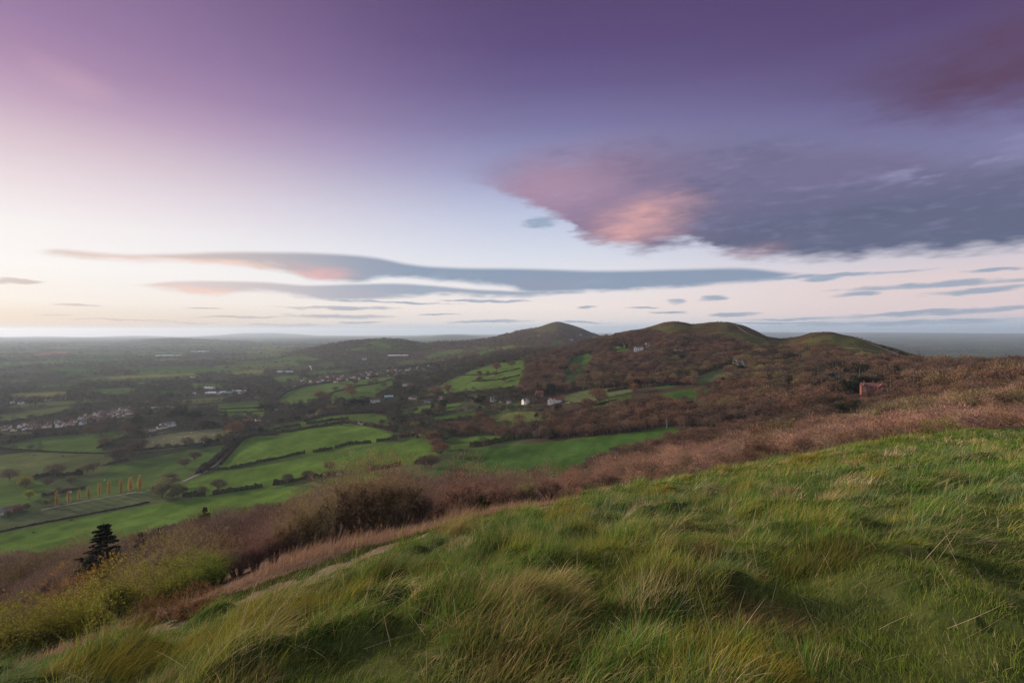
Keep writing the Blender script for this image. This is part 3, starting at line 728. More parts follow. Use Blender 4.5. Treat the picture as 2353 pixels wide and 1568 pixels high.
# noticeable tussocks: survey position of the base, radius (m), blade length (m), colour class, label
TUSS = [
 (640,1452,0.62,0.62,'gold','big shaggy tussock leaning over the worn path with golden blades'),
 (905,1338,0.50,0.52,'dark','dark rounded tussock standing alone just above the worn path'),
 (1040,1232,0.50,0.85,'straw','tall straw coloured grass clump rising at the end of the path'),
 (1170,1392,0.55,0.48,'straw','pale green tussock with straw tips in the middle of the slope'),
 (1455,1345,0.38,0.36,'dark','small brownish green tussock in the middle of the grassy slope'),
 (1320,1190,0.62,0.55,'gold','yellow green tussock on the edge beside the dark bush'),
 (1490,1142,0.55,0.55,'gold','straw and green tussock on the crest below the pinkish wood'),
 (1700,1112,0.6,0.42,'green','bright green tussock just inside the crest'),
 (1855,1060,0.55,0.60,'gold','golden tussock with a dark top standing on the crest line'),
 (2050,1030,0.65,0.42,'green','low green tussock on the crest below the yellow green bush'),
 (2250,995,0.7,0.40,'green','long low tussock on the crest near the curving path'),
 (1910,1300,0.42,0.40,'dark','dark green tussock with stiff blades amid pale flattened grass'),
 (1230,1500,0.40,0.36,'straw','straw coloured tussock low down near the bottom of the slope'),
 (1680,1535,0.42,0.36,'gold','tussock of yellow green blades low on the right of centre'),
 (770,1350,0.35,0.40,'dark','small dark tussock leaning out over the bare path'),
 (1620,1290,0.48,0.40,'brown','flattened reddish brown tussock combed down the slope'),
 (1750,1430,0.42,0.34,'brown','flattened brown tussock on the lower slope'),
 (300,1545,0.55,0.60,'gold','golden green tussock at the foot of the slope nearest the path'),
]
TP = [hit(u, v) for u, v, *_ in TUSS]
PAL = {'gold': ((0.105, 0.105, 0.018), (0.30, 0.21, 0.05)), 'dark': ((0.050, 0.062, 0.014), (0.13, 0.105, 0.035)), 'straw': ((0.10, 0.105, 0.030), (0.42, 0.30, 0.14)),
       'green': ((0.060, 0.105, 0.014), (0.15, 0.17, 0.035)), 'brown': ((0.085, 0.07, 0.025), (0.26, 0.16, 0.075))}
WIND = math.radians(68)                 # blades are combed to the right and slightly away
def grass_color(x, y, n, short):
    g1 = fbm(x / 1.6, y / 1.6, 71, 3); g2 = fbm(x / 0.55, y / 0.55, 72, 3); g3 = fbm(x / 5, y / 5, 73, 2)
    green = np.array((0.066, 0.140, 0.022)); blue = np.array((0.080, 0.135, 0.055)); yel = np.array((0.130, 0.150, 0.028)); straw = np.array((0.36, 0.29, 0.165))
    t = sstep(0.40, 0.62, g1)[:, None]; c = green * (1 - t) + blue * t
    t = sstep(0.48, 0.68, g3)[:, None] * 0.6; c = c * (1 - t) + yel * t
    dead = (rng.random(n) < 0.06 + 0.42 * sstep(0.55, 0.75, g2) * (0.5 + 0.5 * sstep(.4, .6, g1)))
    c = np.where(dead[:, None], straw * rng.uniform(0.55, 1.25, (n, 1)), c)
    c = c * rng.uniform(0.65, 1.35, (n, 1))
    tip = np.where((rng.random(n) < 0.35)[:, None], c * 0.55 + np.array((0.20, 0.15, 0.05)) * 0.45, c * 1.15)
    return c, tip, dead

def build_grass():
    parts = []
    # tufts: every tuft has its own colour, length and set in the wind
    nt = 33000
    th, r = scatter_polar(nt, -2600, 6000, 0.9, 34, 1.30); f, u = rel_edge(th, r); x, y = r * np.sin(th), r * np.cos(th)
    wob = (fbm(x / 0.9, y / 0.9, 81, 3) - 0.5) * 0.4
    k = np.where(u < 1320, f < -0.02 + wob * .5, f < 2.2); x, y, r, u, f = x[k], y[k], r[k], u[k], f[k]; nt = len(x)
    k = rng.random(nt) < .34 + .66 * np.maximum(sstep(.40, .58, fbm(x / 0.9, y / 0.9, 77, 3)), np.minimum(1, 1.6 * mounds(x, y)[0])); x, y, r, u, f = x[k], y[k], r[k], u[k], f[k]; nt = len(x)
    short = sstep(1450, 2250, u) * sstep(9.5, 3.2, r)
    tus = fbm(x / 0.9, y / 0.9, 77, 3); tus2 = fbm(x / 2.4, y / 2.4, 78, 2); edge = np.where(u < 1320, sstep(-0.5, 0.0, f), sstep(-.3, .3, f) * .6)
    mh, mk = mounds(x, y)
    L = (0.06 + 0.10 * sstep(0.46, 0.70, tus) + 0.22 * mh + 0.05 * edge) * np.where(u < 1320, 1 - .35 * sstep(-.22, -.02, f) * (tus2 < .55), 1)
    L = L * (1 - 0.62 * short) * (.72 + .28 * sstep(2.5, 7, r)) * rng.uniform(.5, 1.55, nt)
    g1 = fbm(x / 1.7, y / 1.7, 71, 3); g2 = fbm(x / 0.8, y / 0.8, 72, 3); g3 = fbm(x / 4.5, y / 4.5, 73, 2)
    pal = np.array([(0.078, 0.165, 0.026), (0.095, 0.160, 0.066), (0.165, 0.185, 0.030), (0.42, 0.34, 0.19), (0.25, 0.165, 0.08), (0.050, 0.100, 0.020)])
    w = np.stack([1.0 + 0 * x, 1.6 * sstep(.42, .6, g1), 1.5 * sstep(.46, .62, g3) + 2.2 * edge, .22 + 2.6 * sstep(.53, .70, g2), .08 + .7 * sstep(.6, .75, 1 - g2), .5 + .8 * sstep(.55, .4, g1)], 1)
    cw = np.cumsum(w / w.sum(1, keepdims=True), 1); cr_ = np.where(rng.random(nt) < .5, np.mod(mk * 7.31, 1), rng.random(nt)); cr_ = np.where(mh < .08, .35 + .6 * rng.random(nt), cr_); ci = (cr_[:, None] > cw).sum(1).clip(0, 5)
    tc = pal[ci] * rng.uniform(.75, 1.3, (nt, 1)); flat = (ci == 3) * .6 + (ci == 4) * .45 + .5 * sstep(.58, .7, fbm(x / 1.1, y / 1.1, 97, 2))
    flow = fbm(x / 2.2, y / 2.2, 91, 2) - 0.5; taz = WIND + flow * 3.6 + rng.normal(0, .35, nt)
    tl = np.clip(.38 - .18 * mh + .55 * short + .5 * (fbm(x / 1.3, y / 1.3, 95, 2) - .4) + flat + rng.normal(0, .12, nt), .05, 1.3)
    nb = rng.integers(14, 30, nt); i = np.repeat(np.arange(nt), nb); n = len(i)
    rad = (0.045 + 0.012 * r + .05 * (L > .25))[i]; a = rng.uniform(0, 6.28, n); q = np.sqrt(rng.random(n)) * rad
    bx, by = x[i] + q * np.sin(a), y[i] + q * np.cos(a)
    dx = .35 * (q / rad) * np.sin(a) + np.sin(tl[i]) * np.sin(taz[i]); dy = .35 * (q / rad) * np.cos(a) + np.sin(tl[i]) * np.cos(taz[i])
    az = np.arctan2(dx, dy) + rng.normal(0, .28, n); lean = np.arcsin(np.clip(np.hypot(dx, dy), 0, .97)) + rng.normal(0, .12, n)
    c = tc[i] * rng.uniform(.7, 1.3, (n, 1)); dry = (rng.random(n) < .22)[:, None]
    tip = np.where(dry, np.array((.42, .32, .15)) * rng.uniform(.7, 1.2, (n, 1)), c * 1.2)
    W = np.maximum(0.0027, 0.00048 * r[i]) * rng.uniform(.7, 1.5, n)
    parts.append(blades(np.stack([bx, by, gz(bx, by) - .015], 1), L[i] * rng.uniform(.55, 1.3, n), az, lean, rng.uniform(.2, 1.1, n), W, c, tip))
    # short turf everywhere between the tufts
    n = 300000
    th, r = scatter_polar(n, -2600, 6000, 0.9, 30, 1.5); t2, r2 = scatter_polar(250000, -2600, 6000, 0.8, 7.0, 1.2); th, r = np.concatenate([th, t2]), np.concatenate([r, r2]); n = len(r); k = rng.random(n) < .62 + .38 * sstep(1100, 2200, UC + F * np.tan(np.clip(th, -1.4, 1.4))); th, r = th[k], r[k]; f, u = rel_edge(th, r); x, y = r * np.sin(th), r * np.cos(th)
    k = np.where(u < 1320, f < 0.01, f < 2.2); x, y, r, u = x[k], y[k], r[k], u[k]; n = len(x)
    c, tip, dead = grass_color(x, y, n, 0); c, tip = c * 1.1, tip * 1.15
    az = WIND + (fbm(x / 2.2, y / 2.2, 91, 2) - .5) * 4 + rng.normal(0, .9, n)
    parts.append(blades(np.stack([x, y, gz(x, y) - .01], 1), rng.uniform(.035, .115, n) * (.8 + .035 * r), az, np.where(dead, rng.uniform(.7, 1.5, n), np.clip(rng.normal(.6, .35, n), 0, 1.4)), rng.uniform(.1, .9, n), np.maximum(0.0027, 0.00055 * r) * rng.uniform(.7, 1.4, n), c, tip, 2))
    # countless small tussocks: taller, denser, each combed over by the wind
    m = 690
    th, r = scatter_polar(m, -1800, 4500, 2.4, 30, 1.15); f, u = rel_edge(th, r); k = np.where(u < 1320, f < -.02, f < 1.6) & ~((u > 1500) & (r < 6.5) & (rng.random(m) < .85)); r, th, u, f = r[k], th[k], u[k], f[k]; m = len(r)
    X0, Y0 = r * np.sin(th), r * np.cos(th); rad = rng.uniform(.12, .30, m) * (1 + .012 * r); LL = rng.uniform(.15, .33, m) * (.62 + .035 * np.minimum(r, 12))
    left = np.where(u < 1320, sstep(-.6, -.05, f), sstep(-.2, .3, f) * .7)
    tp = np.array([(.085,.165,.028), (.175,.175,.030), (.30,.25,.11), (.055,.105,.020), (.21,.145,.065)]); pw = np.stack([1 - .7 * left, .5 + 2.5 * left, .35 + .7 * left, .6 - .3 * left, .25 + 0 * left], 1); ci = (rng.random((m, 1)) > np.cumsum(pw / pw.sum(1, keepdims=True), 1)).sum(1).clip(0, 4)
    tz = WIND + (fbm(X0 / 2.2, Y0 / 2.2, 91, 2) - .5) * 3.2 + rng.normal(0, .3, m); nb = (190 * (rad / .2) ** 1.2).astype(int); i = np.repeat(np.arange(m), nb); n = len(i)
    a = rng.uniform(0, 6.28, n); q = np.sqrt(rng.random(n)); bx, by = X0[i] + q * rad[i] * np.sin(a), Y0[i] + q * rad[i] * np.cos(a) * .85
    dx = .35 * q * np.sin(a) + .42 * np.sin(tz[i]); dy = .35 * q * np.cos(a) + .42 * np.cos(tz[i])
    c = tp[ci][i] * rng.uniform(.6, 1.35, (n, 1)); tip = np.where((rng.random(n) < .3)[:, None], np.array((.44, .33, .16)) * rng.uniform(.6, 1.2, (n, 1)), c * 1.25)
    parts.append(blades(np.stack([bx, by, gz(bx, by) - .02], 1), LL[i] * (.55 + .5 * (1 - q * q)) * rng.uniform(.6, 1.25, n), np.arctan2(dx, dy) + rng.normal(0, .3, n), np.clip(np.hypot(dx, dy) + rng.normal(0, .15, n), .02, 1.3), rng.uniform(.3, 1.2, n), np.maximum(.0028, .0005 * r[i]) * rng.uniform(.7, 1.4, n), c, tip))
    # dry stalks lying about
    m = 1500
    th, r = scatter_polar(m, -200, 2600, 3.0, 22, 1.2); f, u = rel_edge(th, r); k = np.where(u < 1320, f < -0.05, f < 0.6)
    th, r = th[k], r[k]; m = len(r); x, y = r * np.sin(th), r * np.cos(th)
    sc = np.array((0.50, 0.39, 0.25)) * rng.uniform(0.6, 1.25, (m, 1))
    parts.append(blades(np.stack([x, y, gz(x, y) + 0.03], 1), rng.uniform(0.12, 0.42, m), WIND + rng.normal(0, 1.5, m), rng.uniform(0.6, 1.5, m), rng.uniform(-.2, 0.5, m), np.maximum(0.0026, 0.00034 * r), sc, sc * 1.1))
    off = 0; Vs, Ls, Ss, Cs = [], [], [], []
    for V, lp, sz, C in parts:
        Vs.append(V); Ls.append(lp + off); Ss.append(sz); Cs.append(C); off += len(V)
    me = mesh_np('grass', np.concatenate(Vs), np.concatenate(Ls), np.concatenate(Ss), M_BLADE, None, np.concatenate(Cs))
    print('grass faces', len(me.polygons))
    props(link('grass', me), 'windswept rough grass covering the hilltop, green mixed with straw', 'grass', None, 'stuff')

def build_tussocks():
    for (u, v, rad, ln, kind, lab), P in zip(TUSS, TP):
        r = math.hypot(P[0], P[1]); n = int(1500 * (rad / 0.45) ** 1.2); ln = ln * (.62 if r < 6.5 else .72)
        m_ = 46; ca = rng.uniform(0, 2 * math.pi, m_); cq = rad * np.sqrt(rng.random(m_)) * .95; cl = rng.uniform(.55, 1.2, m_); caz = rng.normal(0, .35, m_); cc = rng.uniform(.65, 1.4, m_)
        i = rng.integers(0, m_, n)
        x = P[0] + (cq * np.sin(ca))[i] + rng.normal(0, .045, n); y = P[1] + (cq * np.cos(ca))[i] * .85 + rng.normal(0, .045, n)
        q = np.hypot(x - P[0], y - P[1]); a = np.arctan2(x - P[0], y - P[1])
        c0, c1 = map(np.array, PAL[kind]); c0 = c0 * 1.25
        c = c0 * (cc[i] * rng.uniform(.75, 1.25, n))[:, None]; t = c1 * rng.uniform(0.5, 1.3, (n, 1))
        t = np.where((rng.random(n) < 0.40)[:, None], t, c * 1.25); c = np.where((rng.random(n) < .10)[:, None], c1 * .8, c)
        L = ln * (0.5 + 0.5 * np.clip(1 - (q / rad) ** 2, 0, 1)) * cl[i] * rng.uniform(0.6, 1.2, n)
        flat = 0.5 if kind == 'brown' else 0.0
        dx = .30 * (q / rad) * np.sin(a) + (0.42 + flat) * math.sin(WIND); dy = .30 * (q / rad) * np.cos(a) + (0.42 + flat) * math.cos(WIND)
        az = np.arctan2(dx, dy) + caz[i] + rng.normal(0, 0.30, n); lean = np.clip(np.hypot(dx, dy) * .9 + rng.normal(0, 0.16, n), 0.02, 1.3)
        root = np.stack([x, y, gz(x, y) - 0.02], 1)
        root -= np.array([P[0], P[1], P[2]])
        V, lp, sz, C = blades(root, L, az, lean, rng.uniform(0.35, 1.2, n), np.full(n, max(0.0042, 0.0005 * r)) * rng.uniform(.7, 1.3, n), c, t)
        o = link('grass_tussock', mesh_np('grass_tussock', V, lp, sz, M_BLADE, None, C), None, tuple(P))
        props(o, lab, 'tussock', 'grass tussocks on the hilltop')

def build_bracken():
    n = 110000
    th, r = scatter_polar(n, -330, 1700, 7.5, 44, 0.9)
    f, u = rel_edge(th, r); x, y = r * np.sin(th), r * np.cos(th)
    d = r * np.cos(th); g = fbm(x / 1.5, y / 1.5, 101, 3)
    keep = (f > 0.98 + (g - .5) * .7) & (f < 2.3 + g) & (d < 30) & np.where(u > 1320, f > 1.6, True)
    x, y, r, f, u = x[keep], y[keep], r[keep], f[keep], u[keep]; n = len(x)
    L = (0.10 + 0.26 * sstep(0.4, 0.7, fbm(x / 2, y / 2, 103, 2)) + 0.22 * sstep(1.0, 1.9, f) * sstep(300, 700, u) + .5 * sstep(.62, .7, fbm(x / 1.4, y / 1.4, 107, 2)) * sstep(980, 1040, u) * sstep(1120, 1060, u)) * rng.uniform(0.4, 1.25, n)
    c = np.array((0.165, 0.105, 0.070)) * rng.uniform(0.35, 1.5, (n, 1)); t = np.array((0.34, 0.22, 0.145)) * rng.uniform(0.6, 1.3, (n, 1))
    az = math.radians(75) + rng.normal(0, 0.7, n)
    V, lp, sz, C = blades(np.stack([x, y, gz(x, y) - .02], 1), L, az, np.clip(rng.normal(0.4, .3, n), 0, 1.3), rng.uniform(0, .6, n), np.maximum(0.005, 0.0006 * r) * rng.uniform(.7, 1.4, n), c, t)
    props(link('dead_bracken', mesh_np('dead_bracken', V, lp, sz, M_BLADE, None, C)), 'bank of rusty dead bracken and dry stalks beyond the worn path', 'bracken', None, 'stuff')
    # low dark turf on the verge between the path and the bracken
    n = 52000
    th, r = scatter_polar(n, -330, 1320, 7.0, 26, 1.0); f, u = rel_edge(th, r); x, y = r * np.sin(th), r * np.cos(th)
    g = fbm(x / 0.6, y / 0.6, 12, 3)
    keep = (f > 0.40 - (g - .5) * .35) & (f < 1.05 + (g - .5) * .5)
    x, y, r = x[keep], y[keep], r[keep]; n = len(x)
    c = np.array((0.034, 0.046, 0.014)) * rng.uniform(0.5, 1.5, (n, 1)); c = np.where((rng.random(n) < .2)[:, None], np.array((0.12, 0.085, 0.04)), c)
    V, lp, sz, C = blades(np.stack([x, y, gz(x, y) - .01], 1), rng.uniform(0.04, 0.14, n), rng.uniform(0, 6.3, n), rng.uniform(0, .9, n), rng.uniform(0, .8, n), np.maximum(0.006, 0.0008 * r), c, c * 1.2, 2)
    props(link('verge_turf', mesh_np('verge_turf', V, lp, sz, M_BLADE, None, C)), 'short dark turf between the worn path and the dead bracken', 'turf', None, 'stuff')
build_grass(); build_tussocks(); build_bracken()
# ================================================================== TREES
M_BARK = mat_plain('bark', (0.140, 0.110, 0.085), 0.4, 3.0)
M_TWIG = mat_tone('twigs', trans=0.15, tintable=True)
M_LEAF = mat_tone('leaves', trans=0.35, tintable=True)

def norm(v): return v / (np.linalg.norm(v, axis=-1, keepdims=True) + 1e-9)
def rand_dirs(n): return norm(rng.normal(size=(n, 3)))

def grow(starts, dirs, lens, rad, nper, spread, up, frac, ratio, jit=0.35):
    """children of a set of straight branches"""
    n = len(starts); k = nper
    f = rng.uniform(frac[0], frac[1], (n, k)); f[:, 0] = 1.0
    s = starts[:, None] + dirs[:, None] * (lens[:, None] * f)[..., None]
    d = dirs[:, None] + rand_dirs(n * k).reshape(n, k, 3) * spread + np.array((0, 0, up))
    l = lens[:, None] * ratio * rng.uniform(1 - jit, 1 + jit, (n, k)) * (1.15 - 0.35 * f)
    return s.reshape(-1, 3), norm(d).reshape(-1, 3), l.ravel(), np.repeat(rad, k) * 0.55

def tubes(g, s, d, l, r0, r1, sides=4, mat=0, bendy=0.0):
    """tapered limbs as separate prisms, all in one mesh"""
    n = len(s); a = norm(np.cross(d, np.where(np.abs(d[:, 2:]) < 0.9, np.array((0, 0, 1.0)), np.array((1.0, 0, 0))))); b = np.cross(d, a)
    segs = 2 if bendy > 0 else 1
    P = [s]
    if segs == 2: P.append(s + d * (l * 0.5)[:, None] + rand_dirs(n) * (l * bendy)[:, None])
    P.append(s + d * l[:, None]); rr = [r0, (r0 + r1) / 2, r1] if segs == 2 else [r0, r1]
    an = np.arange(sides) * 2 * math.pi / sides
    rings = [p[:, None] + (a[:, None] * np.cos(an)[None, :, None] + b[:, None] * np.sin(an)[None, :, None]) * q[:, None, None] for p, q in zip(P, rr)]
    for k in range(segs):
        for i in range(sides):
            j = (i + 1) % sides
            q = np.stack([rings[k][:, i], rings[k][:, j], rings[k + 1][:, j], rings[k + 1][:, i]], 1)
            g.addq(q.reshape(-1, 3), 4, mat)

def sprays(g, s, d, l, w, mat=1, col=(1, 1, 1), var=0.35, kite=True):
    """thin tapering twigs or leaves: one kite each"""
    n = len(s); a = norm(np.cross(d, rand_dirs(n))); m = s + d * (l * 0.45)[:, None]
    q = np.stack([s, m + a * (w * .5)[:, None], s + d * l[:, None], m - a * (w * .5)[:, None]], 1)
    c = np.asarray(col, float) * rng.uniform(1 - var, 1 + var, (n, 1))
    g.addq(q.reshape(-1, 3), 4, mat, np.repeat(c, 4, 0))

def bare_tree(h, wide, ntw, tw_l, tw_w, col, stems=1, leaf=None, trunk_frac=0.22, limbs=7, fine=True, lean=0.0):
    """broadleaf tree in early spring: (wood, crown) geometry; crown = twigs and, for some, young leaves"""
    gw, gc = Geo(), Geo()
    fat = 1.0 if stems == 1 else 1.9
    if stems == 1:
        s = np.zeros((1, 3)) - np.array((0, 0, 0.3)); d = norm(np.array([[lean, 0.05, 1.0]])); l = np.array([h * trunk_frac + 0.3]); r = np.array([h * 0.022])
    else:
        an = np.arange(stems) * 2 * math.pi / stems + rng.uniform(0, .8, stems); t = rng.uniform(0.15, 0.6, stems)
        s = np.stack([np.cos(an) * .18, np.sin(an) * .18, -0.2 + 0 * an], 1); d = norm(np.stack([np.cos(an) * t, np.sin(an) * t, 1 + 0 * an], 1)); l = np.full(stems, h * trunk_frac) * rng.uniform(.8, 1.2, stems); r = np.full(stems, h * 0.014 * fat)
    tubes(gw, s, d, l, r, r * 0.75, 6)
    s1, d1, l1, r1 = grow(s, d, l, r, limbs if stems == 1 else 4, 0.55 * wide, 0.35, (0.55, 1.0), 1.45 if stems == 1 else 1.1, 0.2)
    d1 = norm(d1 * np.array((1, 1, 0.9)))
    l1 = np.clip(l1, 0.22 * h, 0.42 * h)
    tubes(gw, s1, d1, l1, r1, r1 * 0.55, 5, 0, 0.05)
    s2, d2, l2, r2 = grow(s1, d1, l1, r1, 5, 0.6, 0.10, (0.35, 1.0), 0.62)
    tubes(gw, s2, d2, l2, r2, r2 * 0.45, 4, 0, 0.06)
    s3, d3, l3, r3 = grow(s2, d2, l2, r2, 5, 0.7, 0.05, (0.3, 1.0), 0.55)
    tubes(gw if not fine else gc, s3, d3, l3, np.maximum(r3, 0.012), np.maximum(r3 * .4, 0.006), 3, 0)
    top = np.concatenate([s3 + d3 * l3[:, None], s3 + d3 * (l3 * .5)[:, None], s2 + d2 * l2[:, None]]); td = np.concatenate([d3, d3, d2])
    i = rng.integers(0, len(top), ntw)
    dd = norm(td[i] * 0.6 + rand_dirs(ntw) * 0.8 + np.array((0, 0, 0.25)))
    ss = top[i] + rand_dirs(ntw) * (h * 0.045) * rng.random((ntw, 1))
    # the crown closes to a rounded outline
    cz, rz_, rx = (h * .60, h * .38, h * .40 * wide) if stems == 1 else (h * .52, h * .46, h * .42 * wide)
    kv = rng.random(ntw) < .5; q = rand_dirs(ntw) * (rng.random((ntw, 1)) ** .28); q = q * (0.72 + 0.5 * vnoise(q[:, 0] * 3 + h, q[:, 2] * 3 + q[:, 1] * 2.5, 17))[:, None]
    ss = np.where(kv[:, None], q * np.array((rx, rx, rz_)) + np.array((0, 0, cz)), ss); dd = np.where(kv[:, None], norm(q + rand_dirs(ntw) * .7 + np.array((0, 0, .35))), dd)
    e_ = np.sqrt(((ss - np.array((0, 0, cz))) ** 2 / np.array((rx, rx, rz_)) ** 2).sum(1)); f_ = np.where(e_ > 1, 1 / np.maximum(e_, 1e-6), 1.0)[:, None]
    ss = (ss - np.array((0, 0, cz))) * f_ + np.array((0, 0, cz))
    sprays(gc, ss, dd, tw_l * rng.uniform(.5, 1.4, ntw), np.full(ntw, tw_w) * rng.uniform(.6, 1.4, ntw), 1, col)
    if leaf:
        nl, size, lc = leaf
        i = rng.integers(0, ntw, nl); p = ss[i] + dd[i] * (tw_l * rng.uniform(.3, 1.1, nl))[:, None] + rng.normal(0, 0.08, (nl, 3))
        sprays(gc, p, norm(rand_dirs(nl) + np.array((0, 0, .3))), np.full(nl, size) * rng.uniform(.6, 1.4, nl), np.full(nl, size * .7), 1, lc, 0.4)
    # scale to the wanted height
    k = h / max(np.percentile(ss[:, 2], 97), 1e-3)
    for g in (gw, gc): g.V = [v * k for v in g.V]
    return gw, gc

def crown_blob(h, wide, n, ql, qw, col, trunkh=0.2, pow_=0.6, lumps=7):
    """tree seen from afar: a dome of lumps, each a cloud of small sprays, with a stub of trunk"""
    gw, gc = Geo(), Geo()
    tubes(gw, np.array([[0, 0, -.4]]), np.array([[0, 0, 1.0]]), np.array([h * 0.55]), np.array([h * .025]), np.array([h * .012]), 4)
    an = rng.uniform(0, 6.28, lumps); rr = wide * h * 0.30 * np.sqrt(rng.random(lumps)); zz = h * (trunkh + (0.86 - trunkh) * rng.uniform(0.35, 0.9, lumps)) - 0.25 * rr
    cen = np.stack([np.cos(an) * rr, np.sin(an) * rr, zz], 1); cr = h * rng.uniform(0.20, 0.32, lumps) * (0.6 + 0.4 * wide)
    i = rng.integers(0, lumps, n); d = rand_dirs(n); d[:, 2] = np.abs(d[:, 2]) * rng.choice([1, 1, -0.6], n)
    p = cen[i] + d * (cr[i] * rng.random(n) ** 0.22)[:, None]
    sprays(gc, p, norm(d + rand_dirs(n) * .5 + np.array((0, 0, .4))), ql * rng.uniform(.6, 1.4, n), np.full(n, qw) * rng.uniform(.6, 1.4, n), 1, col, 0.35)
    V = np.concatenate(gc.V); k = h / V[:, 2].max()
    for g in (gw, gc): g.V = [v * k for v in g.V]
    return gw, gc

def conifer(h, w, n_wh, col, droop=0.25, dens=26, flat=False):
    """spruce, cedar or yew: tiers of boughs carrying needle sprays"""
    gw, gc = Geo(), Geo()
    tubes(gw, np.array([[0, 0, -.4]]), np.array([[0, 0, 1.0]]), np.array([h * 0.97 + .4]), np.array([h * .02]), np.array([h * .003]), 6)
    S, D, L = [], [], []
    for k in range(n_wh):
        f = (k + rng.uniform(-.9, .9)) / n_wh; z = h * (0.10 + 0.88 * f); reach = w * (1 - f) ** (0.75 if not flat else 0.35) * rng.uniform(0.7, 1.15)
        m = rng.integers(5, 9)
        for q in range(m):
            a = rng.uniform(0, 6.28); S.append((0, 0, z)); D.append((math.cos(a), math.sin(a), (-droop if not flat else 0.05) + rng.normal(0, .12) + 0.45 * f)); L.append(reach * rng.uniform(.65, 1.15) + 0.15)
    S, D, L = np.array(S), norm(np.array(D, float)), np.array(L)
    tubes(gw, S, D, L, np.full(len(S), h * .005), np.full(len(S), h * .0015), 3)
    n = len(S) * dens; i = np.repeat(np.arange(len(S)), dens); f = rng.uniform(0.12, 1.0, n)
    p = S[i] + D[i] * (L[i] * f)[:, None]; p[:, 2] -= droop * L[i] * f ** 2 * 0.5
    side = norm(np.cross(D[i], np.array((0, 0, 1.0)))) * rng.choice([-1, 1], n)[:, None]
    dd = norm(D[i] * rng.uniform(.3, 1, n)[:, None] + side * rng.uniform(0, 1, n)[:, None] + np.array((0, 0, -0.25)) + rand_dirs(n) * .3)
    sprays(gc, p, dd, (L[i] * 0.22 * (1.1 - f * .5) + h * .016) * rng.uniform(.6, 1.3, n), np.full(n, h * 0.014), 1, col, 0.4)
    return gw, gc

def leafy(h, wide, n, size, col, col2, lumps=16, trunkh=0.12, column=False):
    """tree or bush in leaf: limbs and leaf sprays gathered in clumps with gaps between"""
    gw, gc = Geo(), Geo()
    tubes(gw, np.array([[0, 0, -.3]]), np.array([[0, 0, 1.0]]), np.array([h * 0.5]), np.array([h * .025]), np.array([h * .012]), 5)
    if column:
        zz = rng.uniform(0.16, 0.97, lumps); an = rng.uniform(0, 6.28, lumps); rr = wide * h * 0.5 * np.sin(np.clip(zz, 0, 1) * math.pi) ** .6 * rng.random(lumps) * .6
        cen = np.stack([np.cos(an) * rr, np.sin(an) * rr, zz * h], 1); cr = wide * h * rng.uniform(.28, .45, lumps) * (np.sin(zz * math.pi * .93) * .8 + .25)
    else:
        d = rand_dirs(lumps); d[:, 2] = np.abs(d[:, 2]); cen = d * np.array((wide * h * .36, wide * h * .36, h * .52)) * rng.uniform(.5, 1, (lumps, 1)) + np.array((0, 0, h * (trunkh + .16))); cr = h * rng.uniform(.12, .22, lumps)
    tubes(gw, np.tile(np.array([[0, 0, h * .2]]), (lumps, 1)), norm(cen - np.array((0, 0, h * .2))), np.linalg.norm(cen - np.array((0, 0, h * .2)), axis=1), np.full(lumps, h * .010), np.full(lumps, h * .003), 4)
    i = rng.integers(0, lumps, n); d = rand_dirs(n); rad = rng.random(n) ** 0.45
    k = np.array((1, 1, 2.2)) if column else np.array((1, 1, 0.8))
    p = cen[i] + d * k * (cr[i] * rad)[:, None]
    c = np.where((rng.random(n) < .5)[:, None], np.asarray(col, float), np.asarray(col2, float)); dirs = norm(d + rand_dirs(n) * .8 + np.array((0, 0, .5 if not column else 1.2)))
    sprays(gc, p, dirs, size * rng.uniform(.6, 1.5, n), np.full(n, size * .55) * rng.uniform(.6, 1.3, n), 1, c, 0.35)
    return gw, gc

def dome_tree(h, wide, n, ln, wd, col, lumps=20, base=0.22):
    """leafless tree at middle distance: trunk, spreading limbs and a rounded crown of twig sprays in clumps"""
    gw, gc = Geo(), Geo()
    tubes(gw, np.array([[0, 0, -.4]]), np.array([[0, 0, 1.0]]), np.array([h * .48]), np.array([h * .030]), np.array([h * .014]), 6)
    d = rand_dirs(lumps); d[:, 2] = np.abs(d[:, 2]) * 1.0 - .12
    cen = d * np.array((wide * h * .36, wide * h * .36, h * .46)) * rng.uniform(.55, 1, (lumps, 1)) + np.array((0, 0, h * (base + .22))); cr = h * rng.uniform(.13, .22, lumps)
    f = np.array((0, 0, h * base)); tubes(gw, np.tile(f[None], (lumps, 1)), norm(cen - f), np.linalg.norm(cen - f, axis=1), np.full(lumps, h * .012), np.full(lumps, h * .004), 4, 0, .05)
    i = rng.integers(0, lumps, n); q = rand_dirs(n); p = cen[i] + q * np.array((1.1, 1.1, .85)) * (cr[i] * rng.random(n) ** .4)[:, None]
    dd = norm(q * .8 + (cen[i] - f) / h * .8 + rand_dirs(n) * .6 + np.array((0, 0, .35)))
    sprays(gc, p, dd, ln * rng.uniform(.5, 1.4, n), np.full(n, wd) * rng.uniform(.6, 1.4, n), 1, col, .22)
    V = np.concatenate(gc.V); k = h / V[:, 2].max()
    for g in (gw, gc): g.V = [v * k for v in g.V]
    return gw, gc

